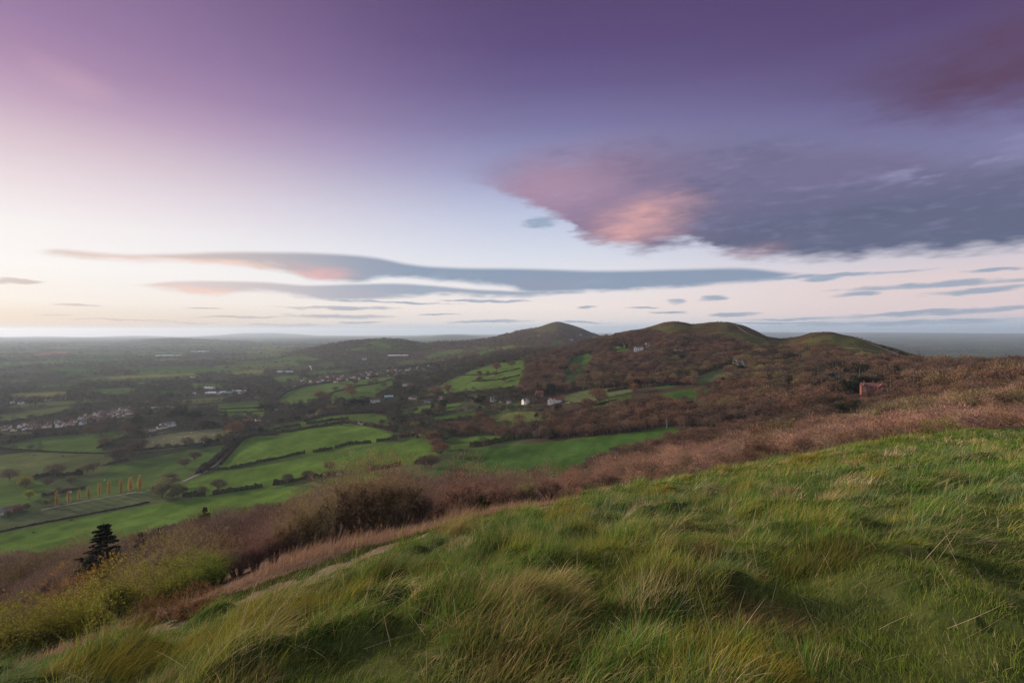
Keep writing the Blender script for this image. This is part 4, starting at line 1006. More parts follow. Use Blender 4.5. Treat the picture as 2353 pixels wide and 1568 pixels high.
def two_mesh(name, gg, leafmat):
    """(trunk mesh, crown mesh)"""
    gw, gc = gg
    return gw.mesh(name + '_trunk', [M_BARK, leafmat]), gc.mesh(name + '_crown', [M_BARK, leafmat], color=True)
def one_mesh(name, gg, leafmat):
    gw, gc = gg; g = Geo()
    for q in (gw, gc):
        off = g.n; g.L.extend((np.array(q.L) + off).tolist()); g.S += q.S; g.M += q.M; g.V += q.V; g.C += q.C; g.n += q.n
    return g.mesh(name, [M_BARK, leafmat], color=True)

TW = np.array((0.172, 0.128, 0.100))
P = {}
P['bare_hi'] = [two_mesh('bare_tree', bare_tree(10, w, 5200, 0.75, 0.042, TW, trunk_frac=tf), M_TWIG) for w, tf in ((1.0, .2), (1.25, .16), (0.8, .24), (1.1, .2))]
P['bare_mid'] = [two_mesh('bare_tree', dome_tree(10, w, 2600, 0.85, 0.10, TW, 22, tf), M_TWIG) for w, tf in ((1.0, .2), (1.3, .16), (0.9, .22), (1.1, .2))]
P['oak'] = [two_mesh('oak', dome_tree(10, 1.15, 3000, 0.75, 0.13, TW * .9, 24, .2), M_TWIG) for _ in range(4)]
P['shrub'] = [two_mesh('shrub', bare_tree(6, 0.75, 3300, 0.42, 0.020, np.array((0.31, 0.24, 0.155)), stems=6, leaf=(2600, 0.075, (0.21, 0.18, 0.085)), trunk_frac=.24), M_TWIG) for _ in range(3)]
P['thicket'] = [two_mesh('shrub', bare_tree(6, 0.9, 4000, 0.42, 0.019, np.array((0.27, 0.195, 0.155)), stems=7, trunk_frac=.2), M_TWIG) for _ in range(2)]
P['green_bush'] = [two_mesh('bush', bare_tree(5, 0.9, 2600, 0.45, 0.014, np.array((0.14, 0.11, 0.06)), stems=6, leaf=(5200, 0.12, (0.215, 0.225, 0.036)), trunk_frac=.22), M_LEAF) for _ in range(3)]
P['gorse'] = [two_mesh('gorse', bare_tree(0.9, 1.2, 3000, 0.10, 0.010, np.array((0.19, 0.105, 0.05)), stems=7, trunk_frac=.2), M_TWIG) for _ in range(2)]
P['willow'] = [two_mesh('willow', leafy(10, 1.25, 9000, 0.34, (0.20, 0.20, 0.10), (0.13, 0.135, 0.065), 26), M_LEAF) for _ in range(2)]
P['poplar'] = [two_mesh('poplar', leafy(14, 0.32, 2000, 0.46, (0.40, 0.27, 0.085), (0.27, 0.18, 0.06), 26, column=True), M_LEAF) for _ in range(3)]
P['spruce'] = [two_mesh('conifer', conifer(14, 5.0, 34, np.array((0.022, 0.030, 0.020)), 0.22, 64), M_LEAF), two_mesh('conifer', conifer(13, 3.4, 34, np.array((0.034, 0.034, 0.024)), 0.2, 60), M_LEAF)]
P['yew'] = [two_mesh('yew', leafy(9, 1.0, 2600, 0.5, (0.018, 0.026, 0.014), (0.028, 0.036, 0.018), 18, .08), M_LEAF) for _ in range(2)]
P['blossom'] = [two_mesh('blossom_bush', leafy(5, 1.1, 1500, 0.28, (0.62, 0.58, 0.56), (0.30, 0.27, 0.22), 14, .05), M_LEAF)]
P['fresh'] = [two_mesh('leafing_tree', leafy(9, 0.95, 2400, 0.42, (0.20, 0.20, 0.045), (0.12, 0.13, 0.04), 18), M_LEAF) for _ in range(2)]

def plant(name, kind, xyz, h, label, cat, group=None, tint=(1, 1, 1), rz=None, var=None, base=10.0, squash=1.0):
    """one plant: an Empty at its foot with its own trunk and crown; copies share mesh data"""
    ms = P[kind][var if var is not None else int(rng.integers(len(P[kind])))]
    o = empty(name, tuple(float(v) for v in xyz), rng.uniform(0, 6.28) if rz is None else rz)
    s = h / base; o.scale = (s * squash, s * squash, s)
    for nm, me in zip(('trunk', 'crown'), ms):
        c = link(nm, me, o); c['tint'] = [float(t) for t in tint]
    return props(o, label, cat, group)

# ------------------------------------------------------------------ woods seen as one mass: instances of whole trees
def proto_coll(name, meshes):
    c = bpy.data.collections.new(name)
    for k, me in enumerate(meshes):
        c.objects.link(bpy.data.objects.new('%s_%02d' % (name, k), me))
    return c
def instancer(name, pts, scale, tint, idx, coll, label, cat):
    me = bpy.data.meshes.new(name); n = len(pts)
    me.vertices.add(n); me.vertices.foreach_set('co', np.ascontiguousarray(pts, np.float32).ravel())
    for nm, typ, dat, key in (('psize', 'FLOAT_VECTOR', scale, 'vector'), ('tint', 'FLOAT_COLOR', np.concatenate([tint, np.ones((n, 1))], 1), 'color'), ('pick', 'INT', idx, 'value'), ('turn', 'FLOAT', rng.uniform(0, 6.28, n), 'value')):
        a = me.attributes.new(nm, typ, 'POINT'); a.data.foreach_set(key, np.ascontiguousarray(dat, np.int32 if typ == 'INT' else np.float32).ravel())
    o = link(name, me); props(o, label, cat, None, 'stuff')
    ng = bpy.data.node_groups.new(name, 'GeometryNodeTree')
    ng.interface.new_socket('Geometry', in_out='INPUT', socket_type='NodeSocketGeometry'); ng.interface.new_socket('Geometry', in_out='OUTPUT', socket_type='NodeSocketGeometry')
    gi, go = ng.nodes.new('NodeGroupInput'), ng.nodes.new('NodeGroupOutput')
    ci = ng.nodes.new('GeometryNodeCollectionInfo'); ci.inputs['Collection'].default_value = coll; ci.inputs['Separate Children'].default_value = True; ci.inputs['Reset Children'].default_value = True
    ip = ng.nodes.new('GeometryNodeInstanceOnPoints'); ip.inputs['Pick Instance'].default_value = True
    def attr(nm, t):
        a = ng.nodes.new('GeometryNodeInputNamedAttribute'); a.data_type = t; a.inputs['Name'].default_value = nm; return a.outputs['Attribute']
    ng.links.new(gi.outputs[0], ip.inputs['Points']); ng.links.new(ci.outputs[0], ip.inputs['Instance'])
    ng.links.new(attr('pick', 'INT'), ip.inputs['Instance Index']); ng.links.new(attr('psize', 'FLOAT_VECTOR'), ip.inputs['Scale'])
    cx = ng.nodes.new('ShaderNodeCombineXYZ'); ng.links.new(attr('turn', 'FLOAT'), cx.inputs[2])
    er = ng.nodes.new('FunctionNodeEulerToRotation'); ng.links.new(cx.outputs[0], er.inputs[0]); ng.links.new(er.outputs[0], ip.inputs['Rotation'])
    ng.links.new(ip.outputs[0], go.inputs[0])
    md = o.modifiers.new('scatter', 'NODES'); md.node_group = ng
    return o
# ================================================================== WOODS
# upper edge of what the trees on the near slope reach in the photograph: the fields show above it
VLIM = [(-350,1300),(0,1250),(60,1243),(120,1238),(200,1224),(260,1205),(330,1185),(400,1168),(480,1150),(560,1140),(640,1128),(700,1118),(760,1085),(860,1075),(950,1078),(1000,1095),(1060,1072),(1120,1076),(1180,1082),(1240,1072),(1285,1078),(1300,1058),(1340,1034),(1400,1018),(1470,1002),(1530,985),(1600,965),(1700,945),(1800,925),(2000,890),(2200,868),(2352,855),(2700,840)]
# ... and what the nearest of them (under about 100 m) reach
VNEAR = [(-350,1420),(0,1372),(100,1360),(200,1325),(240,1300),(330,1275),(420,1240),(520,1205),(620,1175),(700,1140),(860,1110),(1000,1110),(1120,1100),(1240,1095),(1300,1085),(1400,1062),(1500,1045),(1600,1030),(1700,1010),(1800,988),(1900,970),(2000,955),(2200,935),(2352,925),(2700,910)]
W_RIDGE = [(1300,806),(1345,788),(1420,772),(1500,764),(1520,768),(1575,777),(1660,777),(1705,790),(1740,803),(1795,803),(1835,799),(1880,812),(1940,823),(2000,831),(2060,836),(2110,838),(2200,838),(2352,846),(2640,850),(2640,960),(2352,960),(2100,950),(1900,960),(1760,965),(1640,985),(1540,980),(1530,982),(1450,997),(1350,1008),(1200,1010),(1180,1007),(1040,1003),(1010,993),(1045,985),(1130,970),(1250,962),(1310,955),(1390,938),(1440,930),(1500,920),(1600,912),(1640,893),(1650,870),(1600,888),(1560,884),(1460,888),(1330,897),(1240,908),(1190,905),(1182,892),(1196,868),(1206,846),(1215,828)]
W_BEACON = [(1130,775),(1190,762),(1240,760),(1300,757),(1345,764),(1385,776),(1340,790),(1300,806),(1215,826),(1140,832),(1085,846),(1050,862),(1000,880),(940,895),(930,886),(980,860),(1040,838),(1100,822),(1030,815),(1120,790)]
W_MIDHILL = [(640,815),(700,803),(760,790),(830,781),(925,780),(985,788),(1060,783),(1130,777),(1120,800),(1090,815),(1000,830),(850,830),(700,826)]
def gp(poly):
    q = []
    for a, b in list(poly) + [poly[0]]:
        q.append((a, b))
    out = []
    for (a, b), (c, d) in zip(q[:-1], q[1:]):
        n = max(1, int(math.hypot(c - a, d - b) / 10))
        for k in range(n):
            uu, vv = a + (c - a) * k / n, b + (d - b) * k / n
            j = int(np.argmin(np.abs(TH - math.atan((uu - UC) / F)))); sel = np.nonzero((R_ > 120) & (R_ < 5000))[0]
            top = sel[np.argmin(VG[sel, j])]
            if vv <= VG[top, j] + 0.5: out.append((TH[j], math.log(R_[top])))
            else:
                h = hit(uu, vv, 120); out.append((math.atan2(h[0], h[1]), math.log(math.hypot(h[0], h[1]))))
    return np.array(out)
WR, WB, WM = gp(W_RIDGE), gp(W_BEACON), gp(W_MIDHILL)
R_EDGE = math.log(45)

def jitter_grid(r0, r1, s0, grow_, u0=-120, u1=2480):
    """points at an even ground spacing that widens with distance"""
    out = []; r = r0
    t0, t1 = math.atan((u0 - UC) / F), math.atan((u1 - UC) / F)
    while r < r1:
        s = s0 * (1 + grow_ * max(0, r - 400) / 1000); n = max(1, int((t1 - t0) * r / s))
        th = t0 + (np.arange(n) + rng.uniform(0.05, .95, n)) / n * (t1 - t0); rr = r + rng.uniform(-.5, .5, n) * s
        out.append(np.stack([th, rr], 1)); r += s
    return np.concatenate(out)
def front(th, r):
    """row of the photograph already covered by nearer ground on this bearing"""
    i = np.clip(np.searchsorted(R_, r) - 1, 0, len(R_) - 1); j = np.clip(np.searchsorted(TH, th), 0, len(TH) - 1)
    return VMIN[i, j]

KEEP = [(1976,2038,911),(1940,2000,902),(2000,2032,894),(1912,1994,948),(1903,1928,872),(1682,1724,845),(1452,1482,808),(1480,1500,798),(1550,1572,808),(1120,1305,930),(1800,1830,886),(1925,1998,856),(2060,2092,888),(1425,1520,806),(1228,1252,911),(360,414,980),(322,362,992),(552,602,967),(703,735,957),(845,880,924),(883,905,912),(470,570,905),(970,994,924),(935,960,917),(920,950,886),(0,60,990),(60,130,984),(130,205,976),(200,306,952),(672,760,876),(760,860,868),(860,1000,852)]
TREES = []      # th, r, height, tint(3), kind
def collect():
    g = np.concatenate([jitter_grid(46, 170, 6.2, 0, -120, 1250), jitter_grid(46, 170, 5.2, 0, 1250, 2480), jitter_grid(170, 1700, 7.2, 0.45)])
    th, r = g[:, 0], g[:, 1]; x, y = r * np.sin(th), r * np.cos(th); z = gz(x, y); u, v = proj(x, y, z); lr = np.log(r); d = y
    vl = pchip(VLIM, u)
    # near slope: height limited by what the photograph leaves open behind
    k5 = pchip(KNOTS[5][0], u)
    near = (d < k5 * 1.02)
    vl2 = pchip(VNEAR, u); q = np.where(u < 1250, sstep(55, 125, d), sstep(70, 200, d)); vl = vl * q + np.maximum(vl, vl2) * (1 - q)
    hmax = (v - vl) * d / F
    h = rng.uniform(6.5, 12.5, len(th)) * np.clip(0.45 + d / 150, 0.45, 1.0)
    h = np.where((u > 1250) & (d < 190), h * 0.62, h)
    hh = np.minimum(h, hmax * rng.uniform(.5, 1.0, len(th)))
    okn = near & (hh > .9) & (d > 46)
    inwood = zone([WR], th, lr) & (~near)
    fld = zone(FIELD_POLYS, th, lr) | zone(HT, th, lr)
    h2 = rng.uniform(8, 17, len(th)) * (.75 + .5 * fbm(x / 60, y / 60, 207, 2))
    # the crown must not stand in front of a field that shows
    vt = v - F * h2 * .8 / d
    tops = np.zeros(len(th), bool)
    for p, c in FIELDS:
        tops |= in_poly(u, vt, p)
    okm = inwood & ~fld & ~(tops & (rng.random(len(th)) < .85))
    ok = (okn & ~fld) | okm
    hgt = np.where(okn, hh, h2)
    # nothing in front of the houses and the dark evergreens that show
    for a0, a1, b1 in KEEP:
        q = (u > a0) & (u < a1) & (v > b1 - 1) & (v < b1 + 75) & (v - F * hgt / d < b1 - 1)
        hgt = np.where(q, (v - b1 + 1) * d / F, hgt); ok &= ~(q & (hgt < 2.5))
    gorse = zone(HT, th, lr) & (fbm(x / 40, y / 30, 231, 3) > .56) & (rng.random(len(th)) < .7) & (r < 1900)
    hgt = np.where(gorse, rng.uniform(1.2, 3.2, len(th)), hgt); ok |= gorse
    vis = (v - F * hgt / d) < front(th, r) + 1.0
    ok &= vis & (u > -110) & (u < 2470)
    return th[ok], r[ok], hgt[ok], u[ok], v[ok], x[ok], y[ok], z[ok], okn[ok]
th_, r_, h_, u_, v_, x_, y_, z_, near_ = collect()

def wood_tint(u, v, r, x, y):
    n = len(u); g = fbm(x / 38, y / 38, 201, 3); g2 = fbm(x / 120, y / 120, 202, 2)
    mv = sstep(.42, .6, fbm(x / 75, y / 75, 203, 2))[:, None]; rust = np.array((0.86, 0.72, 0.62)) * (1 - mv) + np.array((.66, .62, .60)) * mv; plum = np.array((0.84, 0.80, 0.82)); pink = np.array((1.30, 1.10, 0.98)); olive = np.array((0.92, 1.02, 0.62)); dark = np.array((.55, .55, .5))
    t = rust * np.ones((n, 1))
    t = np.where((u < 1250)[:, None] & (r < 700)[:, None], plum, t)
    t = np.where(((u > 1250) & (r < 330))[:, None], pink, t)
    m = sstep(.5, .68, g)[:, None]; t = t * (1 - .4 * m) + dark * .4 * m
    t = np.where(((g2 > .6) & (rng.random(n) < .35))[:, None], olive, t)
    t = t * rng.uniform(.6, 1.4, (n, 1)) * (1 + rng.normal(0, .05, (n, 3)))
    t = np.where((r < 420)[:, None], t * 1.15, t)
    far = sstep(900, 1600, r)[:, None]
    return t * (1 - .1 * far)
tint_ = wood_tint(u_, v_, r_, x_, y_)

# the largest-showing trees of the near slope are things of their own
size = h_ / r_ * F
order = np.argsort(-size * near_)
solo = np.zeros(len(u_), bool); solo[order[:285]] = True
for i in np.nonzero(solo)[0]:
    if u_[i] < 1000:
        lab, grp = 'leafless purplish brown tree in the wood on the steep slope below the dead bracken', 'trees of the wood below the bracken bank'
    elif u_[i] < 1500:
        lab, grp = 'leafless brown tree in the wood between the big dark green field and the grassy crest', 'trees between the big green field and the crest'
    else:
        lab, grp = 'leafless pinkish brown tree in the scrubby wood just beyond the grassy crest', 'trees of the pinkish scrub wood beyond the crest'
    plant('bare_tree', 'bare_hi' if r_[i] < 170 else 'bare_mid', (x_[i], y_[i], z_[i] - .15), h_[i], lab, 'tree', grp, tint_[i], squash=float(rng.uniform(.95, 1.35)))

# every other tree of the woods: one mass
MASS_HI = [one_mesh('wood_tree', dome_tree(10, w, 1500, 0.85, 0.12, TW, 20, .2), M_TWIG) for w in (1.1, 1.35, .95, 1.25)]
MASS_LO = [one_mesh('wood_tree', dome_tree(10, w, 760, 0.95, 0.20, TW, 14, .16), M_TWIG) for w in (1.2, 1.45, 1.05)]
MASS_FAR = [one_mesh('wood_clump', crown_blob(10, w, 90, 2.0, 0.9, TW * .95, .1), M_TWIG) for w in (1.3, 1.7)]
MASS_CON = [one_mesh('wood_conifer', conifer(14, 3.2, 12, np.array((0.020, 0.027, 0.017)), .2, 12), M_TWIG), one_mesh('wood_yew', leafy(10, 1.0, 420, 1.1, (0.019, 0.027, 0.014), (0.028, 0.035, 0.018), 14, .06), M_TWIG)]
MASS = MASS_HI + MASS_LO + MASS_FAR + MASS_CON
CM = proto_coll('wood_kinds', MASS)
m = ~solo
n = int(m.sum()); lod = np.where(r_[m] < 420, rng.integers(0, 4, n), rng.integers(4, 7, n))
ec = (r_[m] > 260) & ~near_[m] & (rng.random(n) < np.where(fbm(x_[m] / 60, y_[m] / 60, 221, 2) > .62, .30, .015) + .42 * in_poly(u_[m], v_[m], [(1795,892),(1900,852),(2100,850),(2112,912),(2040,918),(1940,925),(1850,895)])); lod = np.where(ec, rng.integers(9, 11, n), lod)
sc = (h_[m] / 10)[:, None] * np.stack([rng.uniform(0.95, 1.35, n)] * 2 + [np.ones(n)], 1)
instancer('woodland', np.stack([x_[m], y_[m], z_[m] - .15], 1), sc, tint_[m], lod, CM, 'mass of leafless brown woodland over the slopes and the ridge', 'woodland')

# ------------------------------------------------------------------ trees and hedges of the plain and the far hills
def plain_mass():
    P_, S_, T_, I_ = [], [], [], []
    def put(th, r, h, tint, idx, wide=1.0):
        x, y = r * np.sin(th), r * np.cos(th); z = gz(x, y); u, v = proj(x, y, z)
        ok = (v - F * h / y < front(th, r) + .6) & (u > -100) & (u < 2460)
        for a0, a1, b1 in KEEP:
            q = (u > a0) & (u < a1) & (v > b1 - 1) & (v < b1 + 60) & (v - F * h / y < b1 - 2); h = np.where(q, (v - b1 + 2) * y / F, h); ok &= ~(q & (h < 3))
        n = int(ok.sum())
        if not n: return
        P_.append(np.stack([x, y, z - .2], 1)[ok]); s = (h / 10)[ok]; w = (wide * np.ones(len(r)))[ok] if np.ndim(wide) == 0 else wide[ok]
        S_.append(np.stack([s * w, s * w, s], 1)); T_.append(tint[ok]); I_.append(idx[ok])
    def kinds(n, r, pc=0.05):
        i = np.where(r < 1700, rng.integers(4, 7, n), rng.integers(7, 9, n)); c = rng.random(n) < pc
        return np.where(c, rng.integers(9, 11, n), i), c
    def ptint(n, c):
        t = np.where((rng.random(n) < .25)[:, None], np.array((0.50, 0.62, .40)), np.array((0.54, 0.53, .50))) * rng.uniform(.6, 1.25, (n, 1))
        t = np.where((rng.random(n) < .025)[:, None], np.array((1.3, 1.3, .7)), t) * np.array((.80, .94, .98))
        return np.where(c[:, None], 1.0, t)
    # middle distance, left of the ridge: trees everywhere between the surveyed fields
    g = jitter_grid(570, 2300, 10.0, 0.35, -110, 1260); th, r = g[:, 0], g[:, 1]; lr = np.log(r); x, y = r * np.sin(th), r * np.cos(th)
    z = gz(x, y); u, v = proj(x, y, z)
    dens = fbm(x / 90, y / 90, 301, 3)
    fld = zone(FIELD_POLYS, th, lr); vt = v - F * 9 / y; tops = np.zeros(len(u), bool)
    for p, c in FIELDS: tops |= in_poly(u, vt, p)
    ok = ~fld & ~zone([WR], th, lr) & (rng.random(len(u)) < sstep(.22, .48, dens) * .95 * sstep(1300, 1200, u)) & ~(tops & (rng.random(len(u)) < .75)) & (v < 1036) & ~(zone(TOWN, th, lr) & (rng.random(len(u)) < .86))
    th, r = th[ok], r[ok]; n = len(r); pc = np.where(fbm(x[ok] / 70, y[ok] / 70, 305, 2) > .60, .5, .08)
    i, c = kinds(n, r, pc); put(th, r, rng.uniform(8, 16, n), ptint(n, c), i, rng.uniform(1, 1.4, n))
    # plain: hedgerows and spinneys of the patchwork
    for r0, r1, s0 in ((1900, 5200, 15), (5200, 11000, 32)):
        g = jitter_grid(r0, r1, s0, 0.30 if r0 < 5000 else .15); th, r = g[:, 0], g[:, 1]; lr = np.log(r); x, y = r * np.sin(th), r * np.cos(th)
        c_, e, wood = far_fields(x, y); z = gz(x, y); u, v = proj(x, y, z)
        fld = zone(FIELD_POLYS, th, lr); p = np.where(wood, .5, np.where(e < s0 * 1.1, .8, .02)) * np.where(u > 1240, (r > 4300), 1)
        hill = zone([WB, WM], th, lr); p = np.where(hill, .95, p)
        ok = ~fld & ~zone(HT, th, lr) & (rng.random(len(u)) < p)
        th, r = th[ok], r[ok]; n = len(r); i, c = kinds(n, r, .06); t = ptint(n, c); t = np.where(hill[ok][:, None] & ~c[:, None], np.array((.80, .68, .60)) * rng.uniform(.6, 1.2, (n, 1)), t)
        put(th, r, rng.uniform(8, 15, n) * np.where(r > 5200, 1.2, 1), t, i, np.where(r > 5200, 2.6, rng.uniform(1.1, 1.9, n)))
    instancer('distant_trees', np.concatenate(P_), np.concatenate(S_), np.concatenate(T_), np.concatenate(I_), CM, 'hedgerows, spinneys and trees scattered over the far plain and hills', 'trees')
TOWN = [gp(p) for p in ([(0,985),(60,976),(180,962),(205,950),(300,937),(306,952),(270,964),(130,984),(60,994),(0,992)], [(672,882),(700,868),(760,862),(830,856),(900,848),(1000,838),(1005,846),(930,862),(860,870),(740,884)])]
plain_mass()
print('woods', len(u_), 'solo', int(solo.sum()))
# ================================================================== SINGLE TREES AND BUSHES
def at(u, v, h_px, kind, label, cat, group=None, tint=(1, 1, 1), base=10.0, var=None, name=None, squash=1.0, rmin=40, sink=.15):
    """a plant whose foot stands at survey pixel (u, v) and which is h_px survey pixels tall there"""
    p = hit(u, v, rmin); h = h_px * p[1] / F
    return plant(name or kind, kind, (p[0], p[1], p[2] - sink), h, label, cat, group, tint, None, var, base, squash)

# --- shrubs just below the dead bracken, in front of everything
def shrub(u, d, vtop, kind, label, tint=(1, 1, 1), cat='shrub', base=6.0, group=None, squash=1.0, name='shrub'):
    vtop -= (16 if 650 < u < 980 else 8) if group == G1 else 0
    y = d; x = (u - UC) / F * y; z = float(gz(x, y)); h = (VH - z * F / y * 0 - 0) and ((VH - z / y * F) - vtop) * y / F
    return plant(name, kind, (x, y, z - .1), h, label, cat, group, tint, None, None, base, squash)
G1 = 'bare shrubs along the bracken bank'
shrub(768, 40, 1100, 'shrub', 'tall bare shrub with a dark forked trunk, leftmost of the tall clump above the bracken', (.95,.92,.85), group=G1)
shrub(825, 41, 1082, 'shrub', 'tall tan shrub second from the left of the clump above the bracken', (1.05,.95,.85), group=G1)
shrub(872, 42, 1076, 'shrub', 'tallest tan shrub in the middle of the clump above the bracken', (1.05,.95,.8), group=G1)
shrub(922, 42, 1080, 'shrub', 'tan many-stemmed shrub right of the tallest one in the clump', (1.0,.92,.8), group=G1)
shrub(962, 43, 1098, 'thicket', 'brown thicket closing the right end of the tall shrub clump', (.95,.88,.8), group=G1)
shrub(720, 37, 1150, 'shrub', 'lower olive tan shrub at the left foot of the tall clump', (.95,1.0,.75), group=G1)
shrub(675, 36, 1168, 'shrub', 'tan shrub with budding leaves left of the tall clump', (1.0,.95,.75), group=G1)
shrub(628, 35, 1192, 'thicket', 'reddish bare shrub standing behind the rusty bracken', (1.05,.78,.7), group=G1)
shrub(585, 34, 1218, 'thicket', 'reddish bare thorn bush with open branches behind the bracken', (1.0,.76,.7), group=G1)
shrub(545, 33, 1232, 'thicket', 'low plum brown bush above the bright green bushes', (.9,.75,.7), group=G1)
shrub(1010, 46, 1118, 'thicket', 'reddish brown bush between the tall clump and the round thorn tree', (1.05,.82,.72), group=G1)
shrub(1072, 47, 1068, 'thicket', 'round reddish thorn tree whose twigs rise against the green field', (1.12,.86,.74), group=G1)
shrub(1150, 50, 1088, 'thicket', 'reddish bush right of the round thorn tree', (1.1,.85,.75), group=G1)
shrub(1205, 52, 1098, 'shrub', 'olive brown bush with buds right of the dark evergreen bush', (.95,1.0,.7), group=G1)
shrub(1260, 55, 1076, 'thicket', 'brown bush above the grassy edge left of the pinkish scrub', (1.1,.88,.76), group=G1)
shrub(1110, 44, 1128, 'yew', 'dark evergreen bush at the foot of the round thorn tree', (1.1,.9,.7), base=9.0, squash=1.0, name='evergreen_bush')
shrub(1318, 58, 1085, 'thicket', 'small brown bush beside the straw tussocks on the crest', (1.15,.9,.75), group=G1)
shrub(1385, 62, 1062, 'thicket', 'fuzzy brown bush rising behind the left end of the crest', (1.2,.95,.8), group=G1)
G2 = 'bushes in fresh green leaf below the path'
for k, (u, d, vt, kd, lab, tn) in enumerate([
 (-20, 27, 1440, 'green_bush', 'green bush cut off by the left edge of the picture', (.85,.85,.9)),
 (55, 30, 1432, 'green_bush', 'olive green bush in the lower left corner', (.85,.82,.9)),
 (120, 27, 1415, 'green_bush', 'yellow green bush near the lower left corner', (1,1,1)),
 (178, 30, 1388, 'green_bush', 'yellow green bush standing under the golden birch', (1.05,1.05,1)),
 (232, 27, 1378, 'green_bush', 'bright yellow green bush in front of the golden birch', (1.0,.98,1)),
 (285, 28, 1350, 'green_bush', 'bright yellow green bush right of the golden birch', (.95,.95,1)),
 (340, 30, 1340, 'shrub', 'pale twiggy bush between two bright green ones', (1.1,1.05,.9)),
 (392, 28, 1318, 'green_bush', 'light green bush left of the brightest green one', (.95,.98,1)),
 (440, 29, 1296, 'green_bush', 'brightest green bush, round, at the upper end of the row', (.80,.98,1.1)),
 (483, 29, 1306, 'green_bush', 'green bush at the right end of the row beside the bracken', (.85,1.12,1)),
 (360, 36, 1282, 'shrub', 'olive tan bush behind the bright green row', (1.0,1.05,.7)),
 (430, 37, 1262, 'shrub', 'large olive tan bush behind the brightest green one', (1.0,1.05,.7)),
 (500, 36, 1262, 'shrub', 'tan bush between the green row and the reddish thorn bush', (1.0,.95,.75)),
 (300, 38, 1315, 'shrub', 'greyish tan bush behind the yellow green ones', (1.0,.98,.78)),
 (150, 38, 1352, 'shrub', 'golden tan bush on the left under the golden birch', (1.25,1.0,.55)),
 (80, 36, 1378, 'thicket', 'dim brown bush above the lower left corner', (.85,.8,.75)),
 (10, 36, 1395, 'thicket', 'dim plum brown bush at the left edge', (.8,.75,.72))]):
    shrub(u, d * rng.uniform(.85, 1.1), vt - rng.uniform(8, 48), kd, lab, tn, 'bush', 5.0 if kd == 'green_bush' else 6.0, G2, 1.1, 'bush')
shrub(228, 55, 1252, 'fresh', 'golden birch-like tree in new leaf in front of the dark cedar', (1.0,.70,.75), 'tree', 9.0, None, .9, 'golden_tree')
shrub(262, 60, 1296, 'fresh', 'smaller golden tree beside the taller golden one', (.95,.70,.8), 'tree', 9.0, None, 1.0, 'golden_tree')
for u, d, vt, var, lab, tn in [
 (237, 88, 1192, 0, 'big dark cedar-like conifer with wide drooping tiers', (1, 1, 1)), (322, 100, 1218, 1, 'narrow dark brownish conifer right of the big dark one', (1.7, 1.4, 1.3)),
 (366, 130, 1207, 1, 'small slim conifer among the purplish trees', (1, 1, 1)), (470, 125, 1160, 1, 'greyish green conifer near the upper edge of the wood', (2.6, 2.4, 2.0))]:
    y = d; x = (u - UC) / F * y; z = float(gz(x, y)); h = ((VH - z / y * F) - vt) * y / F
    plant('conifer', 'spruce', (x, y, z - .1), h, lab, 'conifer', 'dark conifers in the wood below the bracken', tn, None, var, 14.0 if var == 0 else 13.0, 1.0 if u != 366 else .6)
for u, d, vt, lab in [(2135, 60, 968, 'olive green bush on the far side of the crest'), (2195, 66, 958, 'yellow green gorse bush beyond the crest'), (2260, 62, 974, 'low green bush beyond the long low tussock')]:
    shrub(u, d, vt, 'green_bush', lab, (.75, .8, .9), 'bush', 5.0, None, 1.3, 'bush')
for u, v, hp, lab in [(352, 1432, 56, 'brown dead gorse bush, left of two beside the path'), (452, 1412, 62, 'brown dead gorse bush, right of two, nearer the golden tussock')]:
    p = hit(u, v, 3); h = hp * p[1] / F; plant('gorse_bush', 'gorse', (p[0], p[1], p[2] - .03), h, lab, 'bush', 'dead gorse by the path', (1, 1, 1), None, None, .9, 1.4)

# --- ten golden poplars along the track
for k, (cx, cb, ct) in enumerate([(500,558,440),(607,530,418),(700,510,404),(790,492,390),(878,472,374),(968,455,354),(1063,440,338),(1155,428,326),(1243,416,310)]):
    o_ = ['first', 'second', 'third', 'fourth', 'fifth', 'sixth', 'seventh', 'eighth', 'last'][k]
    at(cx / 3.848 + rng.normal(0, 1.2), 1018.6 + cb / 3.848, (cb - ct) / 3.848 * rng.uniform(.9, 1.28), 'poplar', 'slender golden poplar, %s from the lower end of the row beside the farm track' % o_, 'poplar', 'golden poplars beside the farm track', base=14.0, name='poplar', squash=float(rng.uniform(.8, 1.25)), tint=np.ones(3) * rng.uniform(.8, 1.15))

